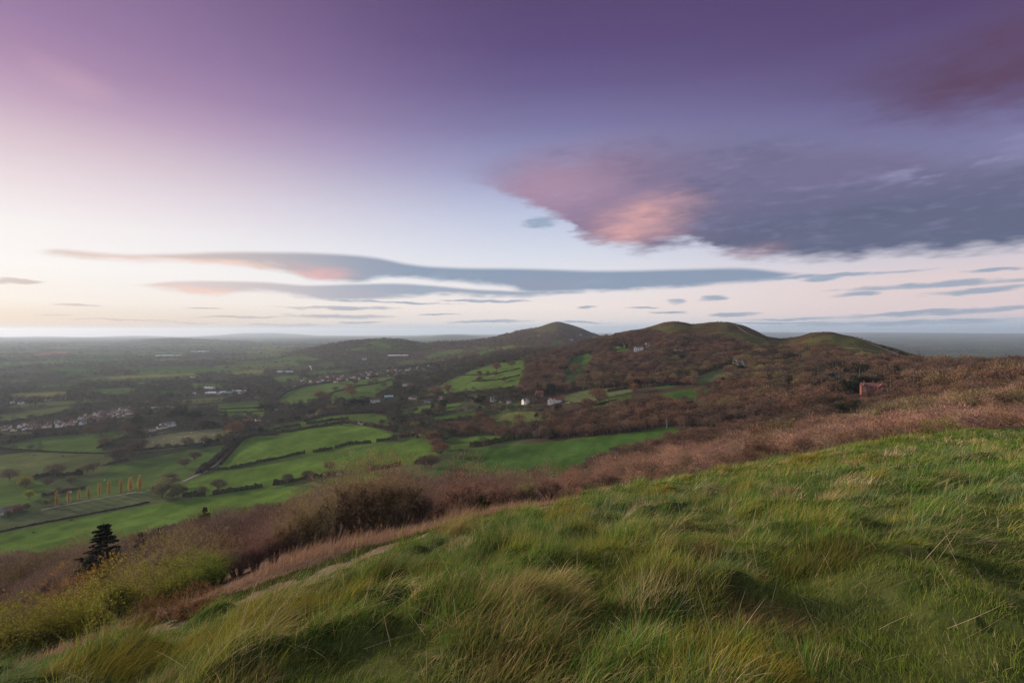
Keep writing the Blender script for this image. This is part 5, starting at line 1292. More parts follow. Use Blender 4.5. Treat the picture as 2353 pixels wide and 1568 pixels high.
# --- field trees: (u, foot v, height px, kind, tint, label)
GR = (.72,.74,.70); BR = (.80,.74,.66); OL = (.85,.95,.6)
for u, v, hp, kd, tn, lab in [
 (22,1104,32,'oak',GR,'lone spreading oak at the left edge of the olive field'), (127,1095,35,'oak',GR,'lone bare oak with a broad crown above the dark bushes'),
 (262,1058,32,'oak',GR,'broadest of the bare trees in the cluster by the field corner'), (276,1056,30,'oak',GR,'bare tree leaning out of the cluster by the field corner'),
 (298,1047,26,'oak',GR,'bare tree in the loose row running right from the cluster'), (309,1043,30,'oak',GR,'taller bare tree in the loose row right of the cluster'), (323,1039,34,'oak',GR,'last and tallest bare tree of the loose row'),
 (447,1060,26,'oak',GR,'bare tree beside the lane, upper of two'), (423,1074,26,'oak',GR,'bare tree beside the lane, lower of two'),
 (372,1143,54,'willow',(1,1,1),'big pale green willow at the end of the poplar row'), (407,1144,42,'willow',(.95,1,.9),'smaller rounded willow beside the big one'), (392,1118,34,'oak',BR,'purplish bare tree behind the two willows'),
 (502,1128,30,'oak',GR,'bare oak at the start of the long hedge'), (465,1137,26,'oak',GR,'small bare tree right of the willows'),
 (60,1122,38,'fresh',(1.05,.9,.8),'tall pale leafing tree above the yellow one'), (66,1146,26,'fresh',(1.25,1.35,.5),'bright yellow green tree on the left'),
 (200,1086,24,'oak',BR,'plum coloured rounded tree at the end of the dark bushes'), (215,1082,25,'oak',BR,'plum coloured tree touching the field corner'), (180,1090,18,'yew',(1.3,1.2,1),'dark bush between the oak and the plum trees'),
 (162,1112,20,'oak',OL,'olive bush below the plum trees'), (110,1116,22,'oak',BR,'small bare tree beneath the lone broad oak'), (135,1130,16,'fresh',(.6,.65,.6),'low olive bush by the yellow tree'),
 (105,1162,20,'fresh',(.5,.6,.6),'dark olive bush at the foot of the poplar row'), (122,1156,18,'fresh',(.55,.65,.6),'olive bush next to the first poplar'), (60,1172,22,'fresh',(.5,.55,.6),'dark green bush by the red roof'), (20,1188,22,'fresh',(.45,.5,.55),'dark hedge bush at the left edge below the red roof'), (40,1180,20,'oak',BR,'brown bush between the two dark ones by the red roof'),
 (240,1026,26,'oak',BR,'rounded brown tree in the hedge below the white farm'), (292,997,30,'oak',BR,'big spreading tree left of the white farm'), (230,1002,30,'oak',GR,'bare tree in front of the village'), (205,1000,26,'oak',BR,'brown tree in front of the village left of the big bare one'),
 (430,1024,24,'oak',GR,'bare tree on the edge of the pale sheep field'), (440,1026,16,'willow',(.7,.8,.7),'pale green bush beside the tree of the sheep field'), (503,1012,24,'fresh',(.7,.75,.75),'olive tree at the corner of the sheep field'), (520,1014,26,'willow',(.75,.75,.8),'pale willow beside the lane bend'), (540,1000,34,'oak',(1.25,.85,.6),'reddish brown oak where the lane bends'), (515,992,14,'oak',BR,'small brown tree on the far side of the sheep field'),
 (757,1080,24,'oak',(1.05,.8,.7),'round reddish tree alone in the bright field'), (850,1088,24,'oak',BR,'brown round tree near the top of the shrub clump'), (660,1112,26,'oak',GR,'grey round tree in the hedge below the bright field'), (707,1104,26,'oak',GR,'second grey round tree in the hedge below the bright field'), (778,1094,14,'blossom',(.55,.5,.5),'pale blossoming bush in the hedge'),
 (990,1076,38,'oak',BR,'large leafless tree at the corner where the hedges meet'), (975,1074,30,'oak',BR,'leafless tree left of the large corner tree'), (1012,1050,36,'oak',(1.1,.85,.7),'brown tree in the belt above the corner tree'), (1003,1032,30,'oak',(1.1,.82,.72),'brown tree in the belt, middle'), (992,1018,30,'oak',(1.1,.82,.72),'brown tree in the belt, upper'), (978,1008,28,'oak',BR,'brown tree at the head of the belt'), (962,1002,24,'oak',BR,'small brown tree left of the head of the belt'),
 (1058,1036,8,'oak',BR,'tiny bush at the gateway by the big dark green field'),
 (737,925,30,'oak',(1.1,.85,.65),'brown tree behind the long curving field'), (802,903,26,'oak',(1.1,.85,.65),'russet tree on the field hedge, larger of two'), (808,911,22,'oak',(1.15,.85,.6),'russet tree on the field hedge, lower of two'), (770,899,12,'oak',BR,'small tree at the end of the field hedge'), (815,884,14,'oak',GR,'small round tree in the middle of the sloping field'), (850,886,14,'oak',GR,'round tree beside the field hedge'), (862,881,12,'oak',GR,'second round tree beside the field hedge'), (882,890,14,'oak',BR,'round tree above the russet belt'),
 (1102,878,18,'oak',BR,'bare tree on the hill field, left'), (1100,866,16,'oak',BR,'bare tree on the hill field, upper left'), (1140,853,22,'oak',(1.15,.85,.7),'tall reddish tree on the hill field'), (1138,864,14,'oak',BR,'small bare tree below the tall reddish one'), (1158,878,14,'oak',BR,'bare tree on the hill field hedge'), (1175,842,16,'oak',BR,'bare tree high on the hill field'), (1120,861,10,'oak',BR,'tiny bare tree on the hill field'),
 (1000,912,28,'oak',(1.2,.95,.9),'pale bare tree by the houses under the hill field'), (1030,906,26,'oak',(1.2,.95,.9),'pale bare tree right of the first one by the houses'), (975,914,22,'oak',GR,'grey bare tree by the houses'),
 (1007,952,28,'oak',BR,'bare tree standing in the small green field'), (980,955,22,'oak',BR,'rounded bare tree left of the one in the small field'), (1100,970,26,'oak',(1.1,.8,.6),'brown tree below the village street'),
 (1375,928,40,'oak',(1.1,.85,.75),'tallest leafless tree beside the sloping field'), (1350,940,28,'oak',(1.1,.82,.7),'brown round tree below the tallest one'), (1455,886,20,'oak',(1.4,.9,.55),'rusty tree on the edge of the sloping field, left'), (1476,884,22,'oak',(1.4,.9,.55),'rusty tree on the edge of the sloping field, right'), (1456,902,24,'oak',(1.25,.88,.6),'rusty tree in front of the field edge'), (1548,884,14,'oak',(1.1,.95,.6),'small olive tree by the green slot'),
 (1320,856,24,'oak',(1.1,.8,.7),'round tree in the dark green hollow'),
 (1868,776,5,'oak',BR,'tiny round tree on the saddle left of the small grassy hill'), (1832,776,4,'yew',(1,1,1),'tiny dark bush on the saddle'),
 (2160,952,40,'oak',(1.1,.95,.65),'olive brown tree right of the red house'), (2080,905,40,'oak',(1.2,.95,.85),'pale pinkish tree right of the red house')]:
    b = 10.0 if kd in ('oak', 'willow') else 9.0 if kd in ('fresh', 'yew') else 5.0
    nm = {'oak': 'bare_tree', 'willow': 'willow', 'fresh': 'leafing_tree', 'yew': 'evergreen_bush', 'blossom': 'blossom_bush'}[kd]
    at(u, v, hp, kd, lab, 'bush' if 'bush' in lab else 'tree', None, tn, b, None, nm, 1.0 if kd != 'oak' else 1.12, 60)

# --- dark evergreens that stand out
for u, v, hp, w, kd, lab in [
 (600,942,18,1.3,'yew','dark yew in the row left of the red roofed house'), (618,944,16,1.3,'yew','second dark yew left of the red roofed house'), (690,944,20,1.2,'yew','dark evergreen behind the red roofed house'), (808,938,24,1.3,'yew','dark evergreen clump by the lower village lane'), (825,936,22,1.3,'yew','dark evergreen right of the clump by the lower village lane'), (790,942,22,.8,'spruce','dark pointed conifer by the lower village lane'), (840,930,18,1.2,'yew','dark low evergreen at the end of the clump'),
 (398,965,26,1.1,'yew','dark evergreen behind the white farm'), (412,962,30,.9,'yew','tall dark evergreen behind the white farm'), (430,964,26,1.1,'yew','dark evergreen right behind the white farm'), (450,966,24,1.1,'yew','broad dark evergreen towards the square hedge'), (518,966,22,.8,'spruce','dark pointed conifer by the red bungalow'), (316,972,24,1.0,'yew','dark evergreen left of the white farm'), (345,952,16,.8,'spruce','small pointed conifer beyond the white farm'),
 (463,984,17,1.2,'yew','dark clipped evergreen block on the sheep field edge, left'), (475,984,18,1.2,'yew','dark clipped evergreen block on the sheep field edge, middle'), (487,983,17,1.2,'yew','dark clipped evergreen block on the sheep field edge, right'),
 (383,915,14,.9,'yew','dark evergreen beyond the village, left of two'), (393,915,15,.9,'yew','dark evergreen beyond the village, right of two'), (568,910,10,.9,'yew','small dark evergreen by the greenhouse'),
 (1282,950,24,1.0,'yew','dark evergreen in front of the long white house'), (1232,960,14,.8,'yew','small dark conifer below the tall red house'), (1265,905,26,1.0,'yew','dark evergreen behind the long white house'), (1235,900,20,.7,'spruce','pointed conifer beside the tall red house'), (1015,938,20,1.1,'yew','dark evergreen by the white cottages'), (995,940,14,1.1,'yew','dark bush by the white cottages'), (1100,930,24,1.1,'yew','dark evergreen left of the gabled white house'), (1110,928,20,1.0,'spruce','dark pointed evergreen by the gabled white house'), (948,905,18,1.1,'yew','dark evergreen under the russet belt'),
 (1440,802,14,1.0,'yew','dark evergreen left of the white villa'), (1452,800,15,.8,'spruce','pointed conifer left behind the white villa'), (1474,797,14,.8,'spruce','pointed conifer right behind the white villa'), (1428,800,12,1.1,'yew','dark evergreen at the edge of the villa lawn'), (1505,800,10,1.1,'yew','low dark evergreen right of the white villa'), (1685,848,24,1.2,'yew','dark evergreen in front of the many-gabled house'), (1700,850,20,1.2,'yew','dark evergreen below the many-gabled house'), (1668,850,22,1.0,'yew','dark evergreen left of the many-gabled house'),
 (1958,905,52,1.1,'yew','great dark evergreen left of the red house'), (1985,898,44,1.0,'yew','dark evergreen behind the left end of the red house'), (2022,890,36,1.0,'yew','dark evergreen behind the right end of the red house'), (1940,908,40,1.0,'spruce','dark conifer at the left of the evergreens by the red house'), (2076,888,34,1.1,'yew','leaning dark evergreen right of the red house'),
 (1935,948,42,1.5,'yew','broad dark evergreen in front of the red house, left'), (1968,946,36,1.3,'yew','broad dark evergreen in front of the red house, right'), (1815,888,32,.9,'yew','dark evergreen left of the lone white house'), (1935,858,26,1.0,'yew','dark evergreen above the lone white house'), (1965,852,24,1.1,'yew','dark evergreen in the row above the lone white house'), (1990,856,24,1.1,'yew','dark evergreen at the end of the row above the lone white house'),
 (2052,908,15,1.1,'yew','low dark evergreen right below the red house'), (2030,800,8,1.2,'yew','dark bush clump on the shoulder of the small grassy hill'), (2046,806,9,1.3,'yew','second dark bush clump down the shoulder'), (2070,814,10,1.4,'yew','third dark bush clump where the shoulder meets the wood')]:
    at(u, v, hp * (1.2 if u < 1300 else 1.0), kd, lab, 'evergreen', None, np.array((1, 1, 1)) * rng.uniform(.8, 1.15), 9.0 if kd == 'yew' else 14.0, 0 if kd == 'spruce' else None, 'evergreen_tree' if kd == 'yew' else 'conifer', w if kd == 'yew' else .8, 60)
for u, v, hp, lab in [(832,977,7,'white blossom bush in the long hedge, left'), (962,1004,7,'white blossom bush at the right end of the long hedge'), (826,975,8,'white blossom bush in the long hedge, second'), (812,972,7,'small white blossom bush in the long hedge'), (635,944,8,'white blossom hedge near the red roofed house'), (752,928,7,'round white blossom tree by the village'), (766,928,8,'second round white blossom tree by the village'), (590,917,9,'white blossom tree by the square field'), (1015,922,14,'white blossom tree in the small field')]:
    at(u, v, hp * 1.2, 'blossom', lab, 'bush', None, (1, 1, 1), 5.0, None, 'blossom_bush', 1.3, 60)

# --- dead tree at the end of the big dark field
g = Geo(); s = np.array([[0, 0, -.3]]); d = norm(np.array([[.1, 0, 1.0]])); tubes(g, s, d, np.array([5.0]), np.array([.5]), np.array([.3]), 6)
S2 = np.tile(s + d * 4.2, (7, 1)); D2 = norm(np.array([(-.6,.2,1),(-.3,-.2,1.2),(.2,.1,1.3),(.7,0,.9),(1.2,.1,.25),(-1.1,.1,.4),(.4,-.4,1)], float)); tubes(g, S2, D2, np.array([5,6,4.5,4,6,3.5,3]), np.full(7, .24), np.full(7, .05), 5, 0, .08)
s3, d3, l3, r3 = grow(S2, D2, np.array([5,6,4.5,4,6,3.5,3.]), np.full(7, .12), 3, .9, .1, (.4, 1), .4); tubes(g, s3, d3, l3, r3, r3 * .3, 3)
M_DEAD = mat_plain('dead_wood', (0.24, 0.20, 0.16), .3, 2.0)
p = hit(1531, 984, 60); o = empty('dead_tree', tuple(p)); link('trunk', g.mesh('dead_tree', M_DEAD), o); o.scale = (p[1] / F * 2.6,) * 3
props(o, 'broken pale dead tree standing at the tip of the big dark green field', 'tree')

# ================================================================== HEDGES
def hedge(pts, hh, w, tone, label, gap=0.0, dens=1.0, dark=1.0):
    """a hedge: a lumpy solid body along the line with twigs standing out of it"""
    hh = hh * 1.7; w = w * 1.25
    p = trace(pts, 2.0, 60); seg = np.linalg.norm(np.diff(p[:, :2], axis=0), axis=1); L = np.concatenate([[0], np.cumsum(seg)]); tot = L[-1]
    s = np.arange(0, tot, 1.1); x = np.interp(s, L, p[:, 0]); y = np.interp(s, L, p[:, 1]); x += rng.normal(0, .15, len(s)); tx, ty = np.gradient(x), np.gradient(y); q = np.hypot(tx, ty) + 1e-9; nx, ny = -ty / q, tx / q
    top = hh * (0.55 + 0.8 * fbm(s / 4.5, s * 0, int(rng.integers(900)), 3)) * (vnoise(s / 16, s * 0 + 3, 403) > gap); top = np.maximum(top, .15)
    o0 = p[len(p) // 2]; an = np.linspace(0, math.pi, 7); rows = []
    for a_ in an:
        k = rng.uniform(.75, 1.2, len(s)); off = np.cos(a_) * w * .5 * k * np.minimum(1, top); px, py = x + nx * off, y + ny * off
        rows.append(np.stack([px, py, gz(px, py) - .1 + np.sin(a_) ** .7 * top * k], 1) - o0)
    V = np.stack(rows, 1).reshape(-1, 3); g = Geo(); c = np.array(tone) * .8 * dark
    i = (np.arange(len(s) - 1)[:, None] * 7 + np.arange(6)[None]).ravel()
    Q = np.stack([V[i], V[i + 7], V[i + 8], V[i + 1]], 1).reshape(-1, 3); g.addq(Q, 4, 0, np.repeat(c[None] * rng.uniform(.6, 1.4, (len(i), 1)), 4, 0))
    far = float(np.hypot(p[:, 0], p[:, 1]).mean()); ql = 0.6 if far < 900 else 1.0; n = int(len(V) * (3.0 if far < 900 else 1.6) * dens)
    j = rng.integers(0, len(V), n); j = j[top[j // 7] > .3]; n = len(j); up = V[j] - np.stack([x, y, gz(x, y)], 1)[j // 7] + o0
    sprays(g, V[j] - norm(up) * .15, norm(norm(up) + rand_dirs(n) * .8 + np.array((0, 0, .5))), ql * rng.uniform(.5, 1.4, n), np.full(n, ql * .28), 0, np.array(tone) * dark, .45)
    o = link('hedge', g.mesh('hedge', M_LEAF, color=True), None, tuple(o0)); o['tint'] = [1., 1., 1.]
    return props(o, label, 'hedge', 'field hedges')
HG = (0.075, 0.085, 0.030); HB = (0.080, 0.062, 0.046); HO = (0.070, 0.072, 0.032)
hedge([(468,1080),(520,1078),(560,1071),(600,1062),(640,1054),(668,1048),(700,1040)], 2.6, 1.8, HG, 'neat hedge between the two bright fields, lower left stretch')
hedge([(718,1039),(745,1035),(770,1029),(800,1021),(850,1017),(885,1012),(905,1008)], 2.8, 1.9, HG, 'neat hedge between the two bright fields, upper right stretch', .12)
hedge([(918,1006),(945,1000),(960,998)], 2.8, 2.4, HO, 'short bushy hedge end below the blossom')
hedge([(505,1068),(530,1040),(560,1006),(580,1003)], 3.0, 3, HB, 'rough brown hedge beside the lane bend')
hedge([(545,1008),(600,998),(660,992),(720,982),(770,974),(800,970)], 3.2, 2.6, HO, 'bushy hedge along the upper edge of the bright field')
hedge([(780,970),(830,975),(880,984),(920,996),(960,1006)], 3.4, 3.0, HB, 'brown hedge with blossom curving down the hill', .1)
hedge([(420,1140),(470,1138),(520,1132),(580,1122),(640,1112),(720,1098),(790,1088),(850,1080),(920,1070),(975,1062)], 3.0, 2.4, HO, 'long hedge along the foot of the lower bright field', .18)
hedge([(1078,1026),(1110,1022),(1150,1015),(1186,1008),(1240,1003)], 4.0, 3.5, HG, 'thick green hedge along the upper edge of the big dark field')
hedge([(0,1030),(60,1034),(110,1037),(160,1040),(200,1041),(262,1041)], 1.1, .9, HB, 'thin low boundary line across the olive field', 0, 1.0, .7)
hedge([(224,1030),(258,1018),(290,1004),(320,998),(345,985),(400,976)], 3.0, 2.6, HB, 'bushy hedge rising towards the white farm', .05)
hedge([(312,1036),(345,1032),(400,1027),(430,1024),(470,1018),(505,1010)], 2.0, 1.6, HB, 'dark hedge below the pale sheep field', .08)
hedge([(236,1070),(258,1064),(280,1058),(295,1054)], 1.6, 1.6, HB, 'low hedge stub below the tree cluster')
hedge([(-60,1032),(0,1022),(30,1016),(60,1006),(110,998),(180,996)], 4.0, 4.0, HB, 'thick brown hedge under the village')
hedge([(75,1100),(110,1092),(150,1092),(190,1088)], 3.0, 3, HO, 'dark bushy hedge under the lone broad oak')
hedge([(-60,1235),(0,1222),(60,1209),(110,1199),(160,1190),(240,1174),(300,1163),(345,1153)], 1.0, .8, HB, 'thin dark line between the rough strip and the bottom field', 0, 1.2, .55)
hedge([(95,1140),(130,1134),(170,1126),(198,1122)], 2.2, 2, HB, 'brown hedge behind the first poplars')
hedge([(455,1088),(480,1070),(505,1050),(520,1036),(532,1020)], 4.0, 7, HB, 'broad brown scrub along the inside of the lane')
hedge([(560,1003),(600,1000),(640,998)], 2.6, 2.4, HB, 'hedge at the head of the lane field')
hedge([(590,998),(640,985),(700,975),(770,965),(800,962)], 3.0, 2.6, HO, 'hedge above the small hill field', .15)
hedge([(700,968),(740,956),(800,950),(860,948),(890,952)], 3.4, 3, HB, 'hedge along the top of the hill pasture')
hedge([(755,905),(775,898),(800,892),(830,886),(870,880)], 1.6, 1.4, HB, 'thin hedge running up the sloping field', 0, 1, .7)
hedge([(780,882),(820,885),(850,884),(880,876),(910,868)], 1.6, 1.4, HB, 'thin hedge across the head of the sloping field', 0, 1, .7)
hedge([(620,930),(660,900),(700,886),(760,878),(830,870),(905,860)], 3.6, 3.6, HB, 'dark hedge along the lower side of the village')
hedge([(1052,862),(1090,862),(1130,860),(1172,852),(1196,846)], 1.6, 1.5, HB, 'thin dark hedge crossing the hill field, upper', 0, 1, .6)
hedge([(1085,876),(1130,874),(1160,870),(1195,862)], 1.6, 1.5, HB, 'thin dark hedge crossing the hill field, lower', 0, 1, .6)
hedge([(960,918),(1000,912),(1060,906),(1120,900),(1180,892)], 3.0, 2.6, HB, 'brown hedge along the foot of the hill field')
hedge([(505,940),(545,938),(600,936)], 1.5, 1.2, HB, 'thin hedge dividing the square field, lower', 0, 1, .6)
hedge([(505,948),(560,947),(605,944)], 1.5, 1.2, HB, 'thin hedge dividing the square field, lowest', 0, 1, .6)
hedge([(0,972),(60,965),(110,955),(170,945),(215,938)], 2.4, 2.2, HB, 'hedge along the long green strip below the village')
hedge([(930,972),(985,972),(1040,966),(1110,960)], 3.2, 3, HB, 'bushy hedge between the small fields and the brown belt')
hedge([(1180,1003),(1260,1001),(1340,1000),(1430,993),(1500,985)], 3, 3, HB, 'scrubby edge of the brown tree belt above the big dark field', .1)
hedge([(1395,900),(1440,893),(1500,888),(1560,882)], 3, 2.4, HB, 'hedge behind the sloping rough field', .1)
hedge([(1310,928),(1370,931),(1420,920)], 2.2, 2, HB, 'hedge at the foot of the sloping rough field', .1)
# ================================================================== BUILDINGS
def wall_mat(n, c): return mat_plain(n, c, .15, .8)
M_WHITE = wall_mat('white_render', (0.62, 0.60, 0.57)); M_BRICK = wall_mat('red_brick', (0.21, 0.090, 0.066)); M_CREAM = wall_mat('cream_wall', (0.60, 0.54, 0.44)); M_STONE = wall_mat('stone_wall', (0.36, 0.31, 0.25))
M_RRED = mat_plain('red_tiles', (0.16, 0.072, 0.056), .3, 1.2); M_RGREY = mat_plain('slates', (0.14, 0.135, 0.145), .3, 1.2); M_RBRN = mat_plain('brown_tiles', (0.12, 0.080, 0.062), .3, 1.2)
M_GLASS = mat_plain('window_glass', (0.03, 0.035, 0.045), .1, 1.0, .15); M_FRAME = mat_plain('white_paint', (0.75, 0.74, 0.72), .05, 1.0); M_WOOD = mat_plain('dark_wood', (0.09, 0.055, 0.04), .2, 1.0)
M_METAL = mat_plain('pale_sheet', (0.62, 0.64, 0.66), .08, .2, .5); M_TURQ = mat_plain('turquoise_sheet', (0.25, 0.55, 0.55), .1, .3, .6)

def gable(g, x0, x1, y0, y1, ze, zr, over=.4, mat=0, axis='x'):
    """pitched roof slab with eaves, ridge along axis"""
    x0 -= over; x1 += over; y0 -= over; y1 += over; t = .18
    if axis == 'x':
        ym = (y0 + y1) / 2; pts = [(x0,y0,ze-.25),(x1,y0,ze-.25),(x1,ym,zr),(x0,ym,zr),(x0,y1,ze-.25),(x1,y1,ze-.25)]
    else:
        xm = (x0 + x1) / 2; pts = [(x0,y0,ze-.25),(x0,y1,ze-.25),(xm,y1,zr),(xm,y0,zr),(x1,y0,ze-.25),(x1,y1,ze-.25)]
    V = pts + [(a, b, c - t) for a, b, c in pts]
    g.add(V, [(0,1,2,3),(3,2,5,4),(6,9,8,7),(9,10,11,8),(0,6,7,1),(4,5,11,10),(0,3,9,6),(3,4,10,9),(1,7,8,2),(2,8,11,5)], mat)
def gwall(g, x0, x1, y0, y1, z0, ze, zr, axis='x', mat=0):
    """walls with gable ends"""
    if axis == 'x':
        ym = (y0 + y1) / 2
        V = [(x0,y0,z0),(x1,y0,z0),(x1,y1,z0),(x0,y1,z0),(x0,y0,ze),(x1,y0,ze),(x1,y1,ze),(x0,y1,ze),(x0,ym,zr-.28),(x1,ym,zr-.28)]
        g.add(V, [(0,1,5,4),(2,3,7,6),(1,2,6,9,5),(3,0,4,8,7),(0,3,2,1)], mat)
    else:
        xm = (x0 + x1) / 2
        V = [(x0,y0,z0),(x1,y0,z0),(x1,y1,z0),(x0,y1,z0),(x0,y0,ze),(x1,y0,ze),(x1,y1,ze),(x0,y1,ze),(xm,y0,zr-.28),(xm,y1,zr-.28)]
        g.add(V, [(0,1,5,8,4),(2,3,7,9,6),(1,2,6,5),(3,0,4,7),(0,3,2,1)], mat)

def house(u, v, rz, L, D, He, Hr, wm, rm, label, wings=(), nwin=4, storeys=2, chim=1, cat='house', group=None, name='house', sc=1.0, lift=0.5):
    """gabled house: main block L x D along its own x, eaves He, ridge Hr; wings = (x0, x1, y0, y1, He, Hr, axis)"""
    p = hit(u, v, 60); p[2] += lift; e = empty(name, tuple(p), rz - math.atan2(p[0], p[1]), sc); props(e, label, cat, group)
    w = Geo(); gwall(w, -L/2, L/2, -D/2, D/2, -6, He, Hr)
    for (x0, x1, y0, y1, a, b, ax) in wings: gwall(w, x0, x1, y0, y1, -6, a, b, ax)
    link('wall', w.mesh('wall', wm), e)
    r = Geo(); gable(r, -L/2, L/2, -D/2, D/2, He, Hr)
    for (x0, x1, y0, y1, a, b, ax) in wings: gable(r, x0, x1, y0, y1, a, b, .35, 0, ax)
    ro = link('roof', r.mesh('roof', rm), e)
    for k in range(chim):
        cx = (-L * .36, L * .36, 0)[k % 3] if chim > 1 else L * .3
        c = Geo(); c.box(cx - .5, cx + .5, -.4, .4, Hr - .8, Hr + 1.3); c.box(cx - .6, cx + .6, -.5, .5, Hr + 1.3, Hr + 1.45)
        for q in (-.25, .25): c.box(cx + q - .12, cx + q + .12, -.12, .12, Hr + 1.45, Hr + 1.9)
        link('chimney', c.mesh('chimney', M_BRICK), ro)
    if nwin:
        def win(x, y, z, ww, hh):
            f = Geo(); f.box(x - ww/2 - .1, x + ww/2 + .1, y - .06, y + .04, z - .12, z + .0); f.box(x - ww/2 - .1, x + ww/2 + .1, y - .06, y + .04, z + hh, z + hh + .1)
            f.box(x - ww/2 - .1, x - ww/2, y - .06, y + .04, z, z + hh); f.box(x + ww/2, x + ww/2 + .1, y - .06, y + .04, z, z + hh); f.box(x - .05, x + .05, y - .06, y + .04, z, z + hh)
            fo = link('window', f.mesh('window', M_FRAME), e); q = Geo(); q.box(x - ww/2, x + ww/2, y - .02, y + .02, z, z + hh); link('pane', q.mesh('pane', M_GLASS), fo)
        for s in range(storeys):
            z = 0.9 + s * 2.8
            if z + 1.3 > He: break
            for k in range(nwin):
                x = (k + .5) / nwin * L - L / 2
                if s == 0 and k == nwin // 2:
                    dg = Geo(); dg.box(x - .5, x + .5, -D/2 - .06, -D/2 + .03, 0, 2.05); link('door', dg.mesh('door', M_WOOD), e); continue
                hid = any(x0 - .6 < x < x1 + .6 and y0 < -D/2 for (x0, x1, y0, y1, a, b, ax) in wings)
                if not hid: win(x, -D/2 - .03, z, 1.2, 1.3)
            for (x0, x1, y0, y1, a, b, ax) in wings:
                if y0 < -D/2 - .1 and z + 1.2 < a + 1: win((x0 + x1) / 2, y0 - .03, z, 1.3, 1.25)
    return e
R_ = R_
rd = math.radians
house(2006,906,rd(8),20,8,5.6,8.6,M_BRICK,M_RRED,'big red brick house with red roofs among dark evergreens',[(2,10,-7,0,5.2,8.2,'y'),(-10,-5,-6,0,5.2,7.8,'y')],5,2,3,lift=2.4)
house(1274,925,rd(-4),22,8,5.5,8.4,M_WHITE,M_RRED,'long white house with a red roof at the right end of the village',[(-9,-3,-6,0,5.5,8.6,'y'),(-2.5,1.5,-5,0,5.5,8.0,'y')],6,2,3)
house(1239,912,rd(5),14,9,7.6,11,M_BRICK,M_RRED,'tall red brick house with dormers behind the long white one',[(-5,-1,-6,0,7.6,10.4,'y'),(1.5,5.5,-6,0,7.6,10.4,'y')],4,3,3)
house(1208,926,rd(35),13,7.5,4.6,8.2,M_WHITE,M_RGREY,'white gabled house with a dark slate roof',[(-5,1,-6.5,0,4.6,8.0,'y')],3,2,1)
house(1169,925,rd(-20),7,5,3.2,5.2,M_WHITE,M_RBRN,'small white cottage right of the low white bungalow',(),2,1,1)
house(1156,921,rd(4),13,6,3.2,5.0,M_WHITE,M_RBRN,'low white bungalow between two gabled houses',(),4,1,1)
house(1135,921,rd(20),13,7,4.8,8.4,M_WHITE,M_RGREY,'white house with steep pointed gables, left end of the village',[(-5,0,-6,0,4.8,8.4,'y'),(1,5,-5.5,0,4.2,7.2,'y')],3,2,1)
house(1245,942,rd(6),13,6,2.6,3.4,M_WOOD,M_RGREY,'low dark hut with a flat roof on the brow below the village',(),3,1,0,'hut',None,'hut')
house(1467,805,rd(-3),20,8,6.0,8.6,M_WHITE,M_RGREY,'white villa with two bays below the double-topped hill',[(-9,-4,-6,0,6.0,8.4,'y'),(4,9,-6,0,6.0,8.4,'y')],4,2,2,'villa',None,'villa')
house(1489,796,rd(20),11,7,5.4,8.2,M_WHITE,M_RGREY,'smaller white house above the villa',(),3,2,1)
house(1560,804,rd(-15),15,7,4.6,7.2,M_WHITE,M_RGREY,'white house with a low wing alone among brown trees',[(-9,-4,-5,0,3.2,5.2,'y')],4,2,1)
house(1703,841,rd(12),26,9,5.8,9.4,M_CREAM,M_RGREY,'sprawling cream house with many gables below the saddle',[(-11,-6,-7,0,5.8,9.6,'y'),(-2,3,-6,0,5.4,8.8,'y'),(7,12,-7,0,6.2,10.4,'y')],6,2,3)
house(1692,838,rd(-8),8,6,6.4,9.6,M_WHITE,M_RGREY,'narrow white gabled house at the left end of the sprawling one',(),2,2,1)
house(1912,869,rd(15),13,7,5.6,8.4,M_WHITE,M_RGREY,'lone white house half hidden by dark trees',[(-5,-1,-5,0,5.6,8.2,'y')],3,2,2)
house(1312,781,rd(0),20,9,5,8,M_WHITE,M_RGREY,'pale house on the col beneath the far hill, left',(),5,2,2)
house(1345,781,rd(10),22,10,6,9,M_CREAM,M_RRED,'pale house on the col beneath the far hill, middle',(),5,2,2)
house(1364,776,rd(0),26,10,6,10,M_WHITE,M_RGREY,'white house highest on the col beneath the far hill',(),5,2,2)
house(1332,770,rd(-8),18,9,6,9,M_WHITE,M_RGREY,'small white house above the col on the far hill',(),4,2,1)
house(385,980,rd(25),26,11,5.2,9.2,M_WHITE,M_RGREY,'large white farmhouse with a broad grey roof',[(-10,-4,-8,0,4.8,8.6,'y'),(3,9,-8,0,4.8,8.6,'y')],6,2,2,'farmhouse',None,'farmhouse')
house(371,984,rd(25),16,8,3.6,6.4,M_WHITE,M_RBRN,'white farm building at the left corner of the farmhouse',(),4,1,1)
house(345,990,rd(28),18,7,3.2,5.6,M_WHITE,M_RBRN,'long low white cottage below the farm, right of two',(),5,1,1)
house(330,994,rd(28),14,7,3.2,5.6,M_BRICK,M_RBRN,'low brick cottage below the farm, left of two',(),4,1,1)
house(569,968,rd(8),20,8,3.0,6.4,M_BRICK,M_RRED,'red roofed bungalow at the top of the lane',[(-9,-4,-6,0,3.0,5.8,'y')],4,1,1,'bungalow',None,'bungalow')
house(592,968,rd(20),9,7,3.6,6.6,M_WHITE,M_RRED,'small white house with a red roof right of the bungalow',(),2,1,1)
house(716,958,rd(10),26,8,3.6,6.2,M_BRICK,M_RBRN,'long red brick house below the dark yews',[(8,13,-4,4,5.0,8.6,'y')],6,1,2)
house(860,925,rd(12),24,8,4.6,7.6,M_WHITE,M_RGREY,'long white house with a row of small gables by the lower lane',[(-10,-6,-5,0,4.6,7.6,'y'),(-3,1,-5,0,4.6,7.6,'y'),(4,8,-5,0,4.6,7.6,'y')],6,2,2)
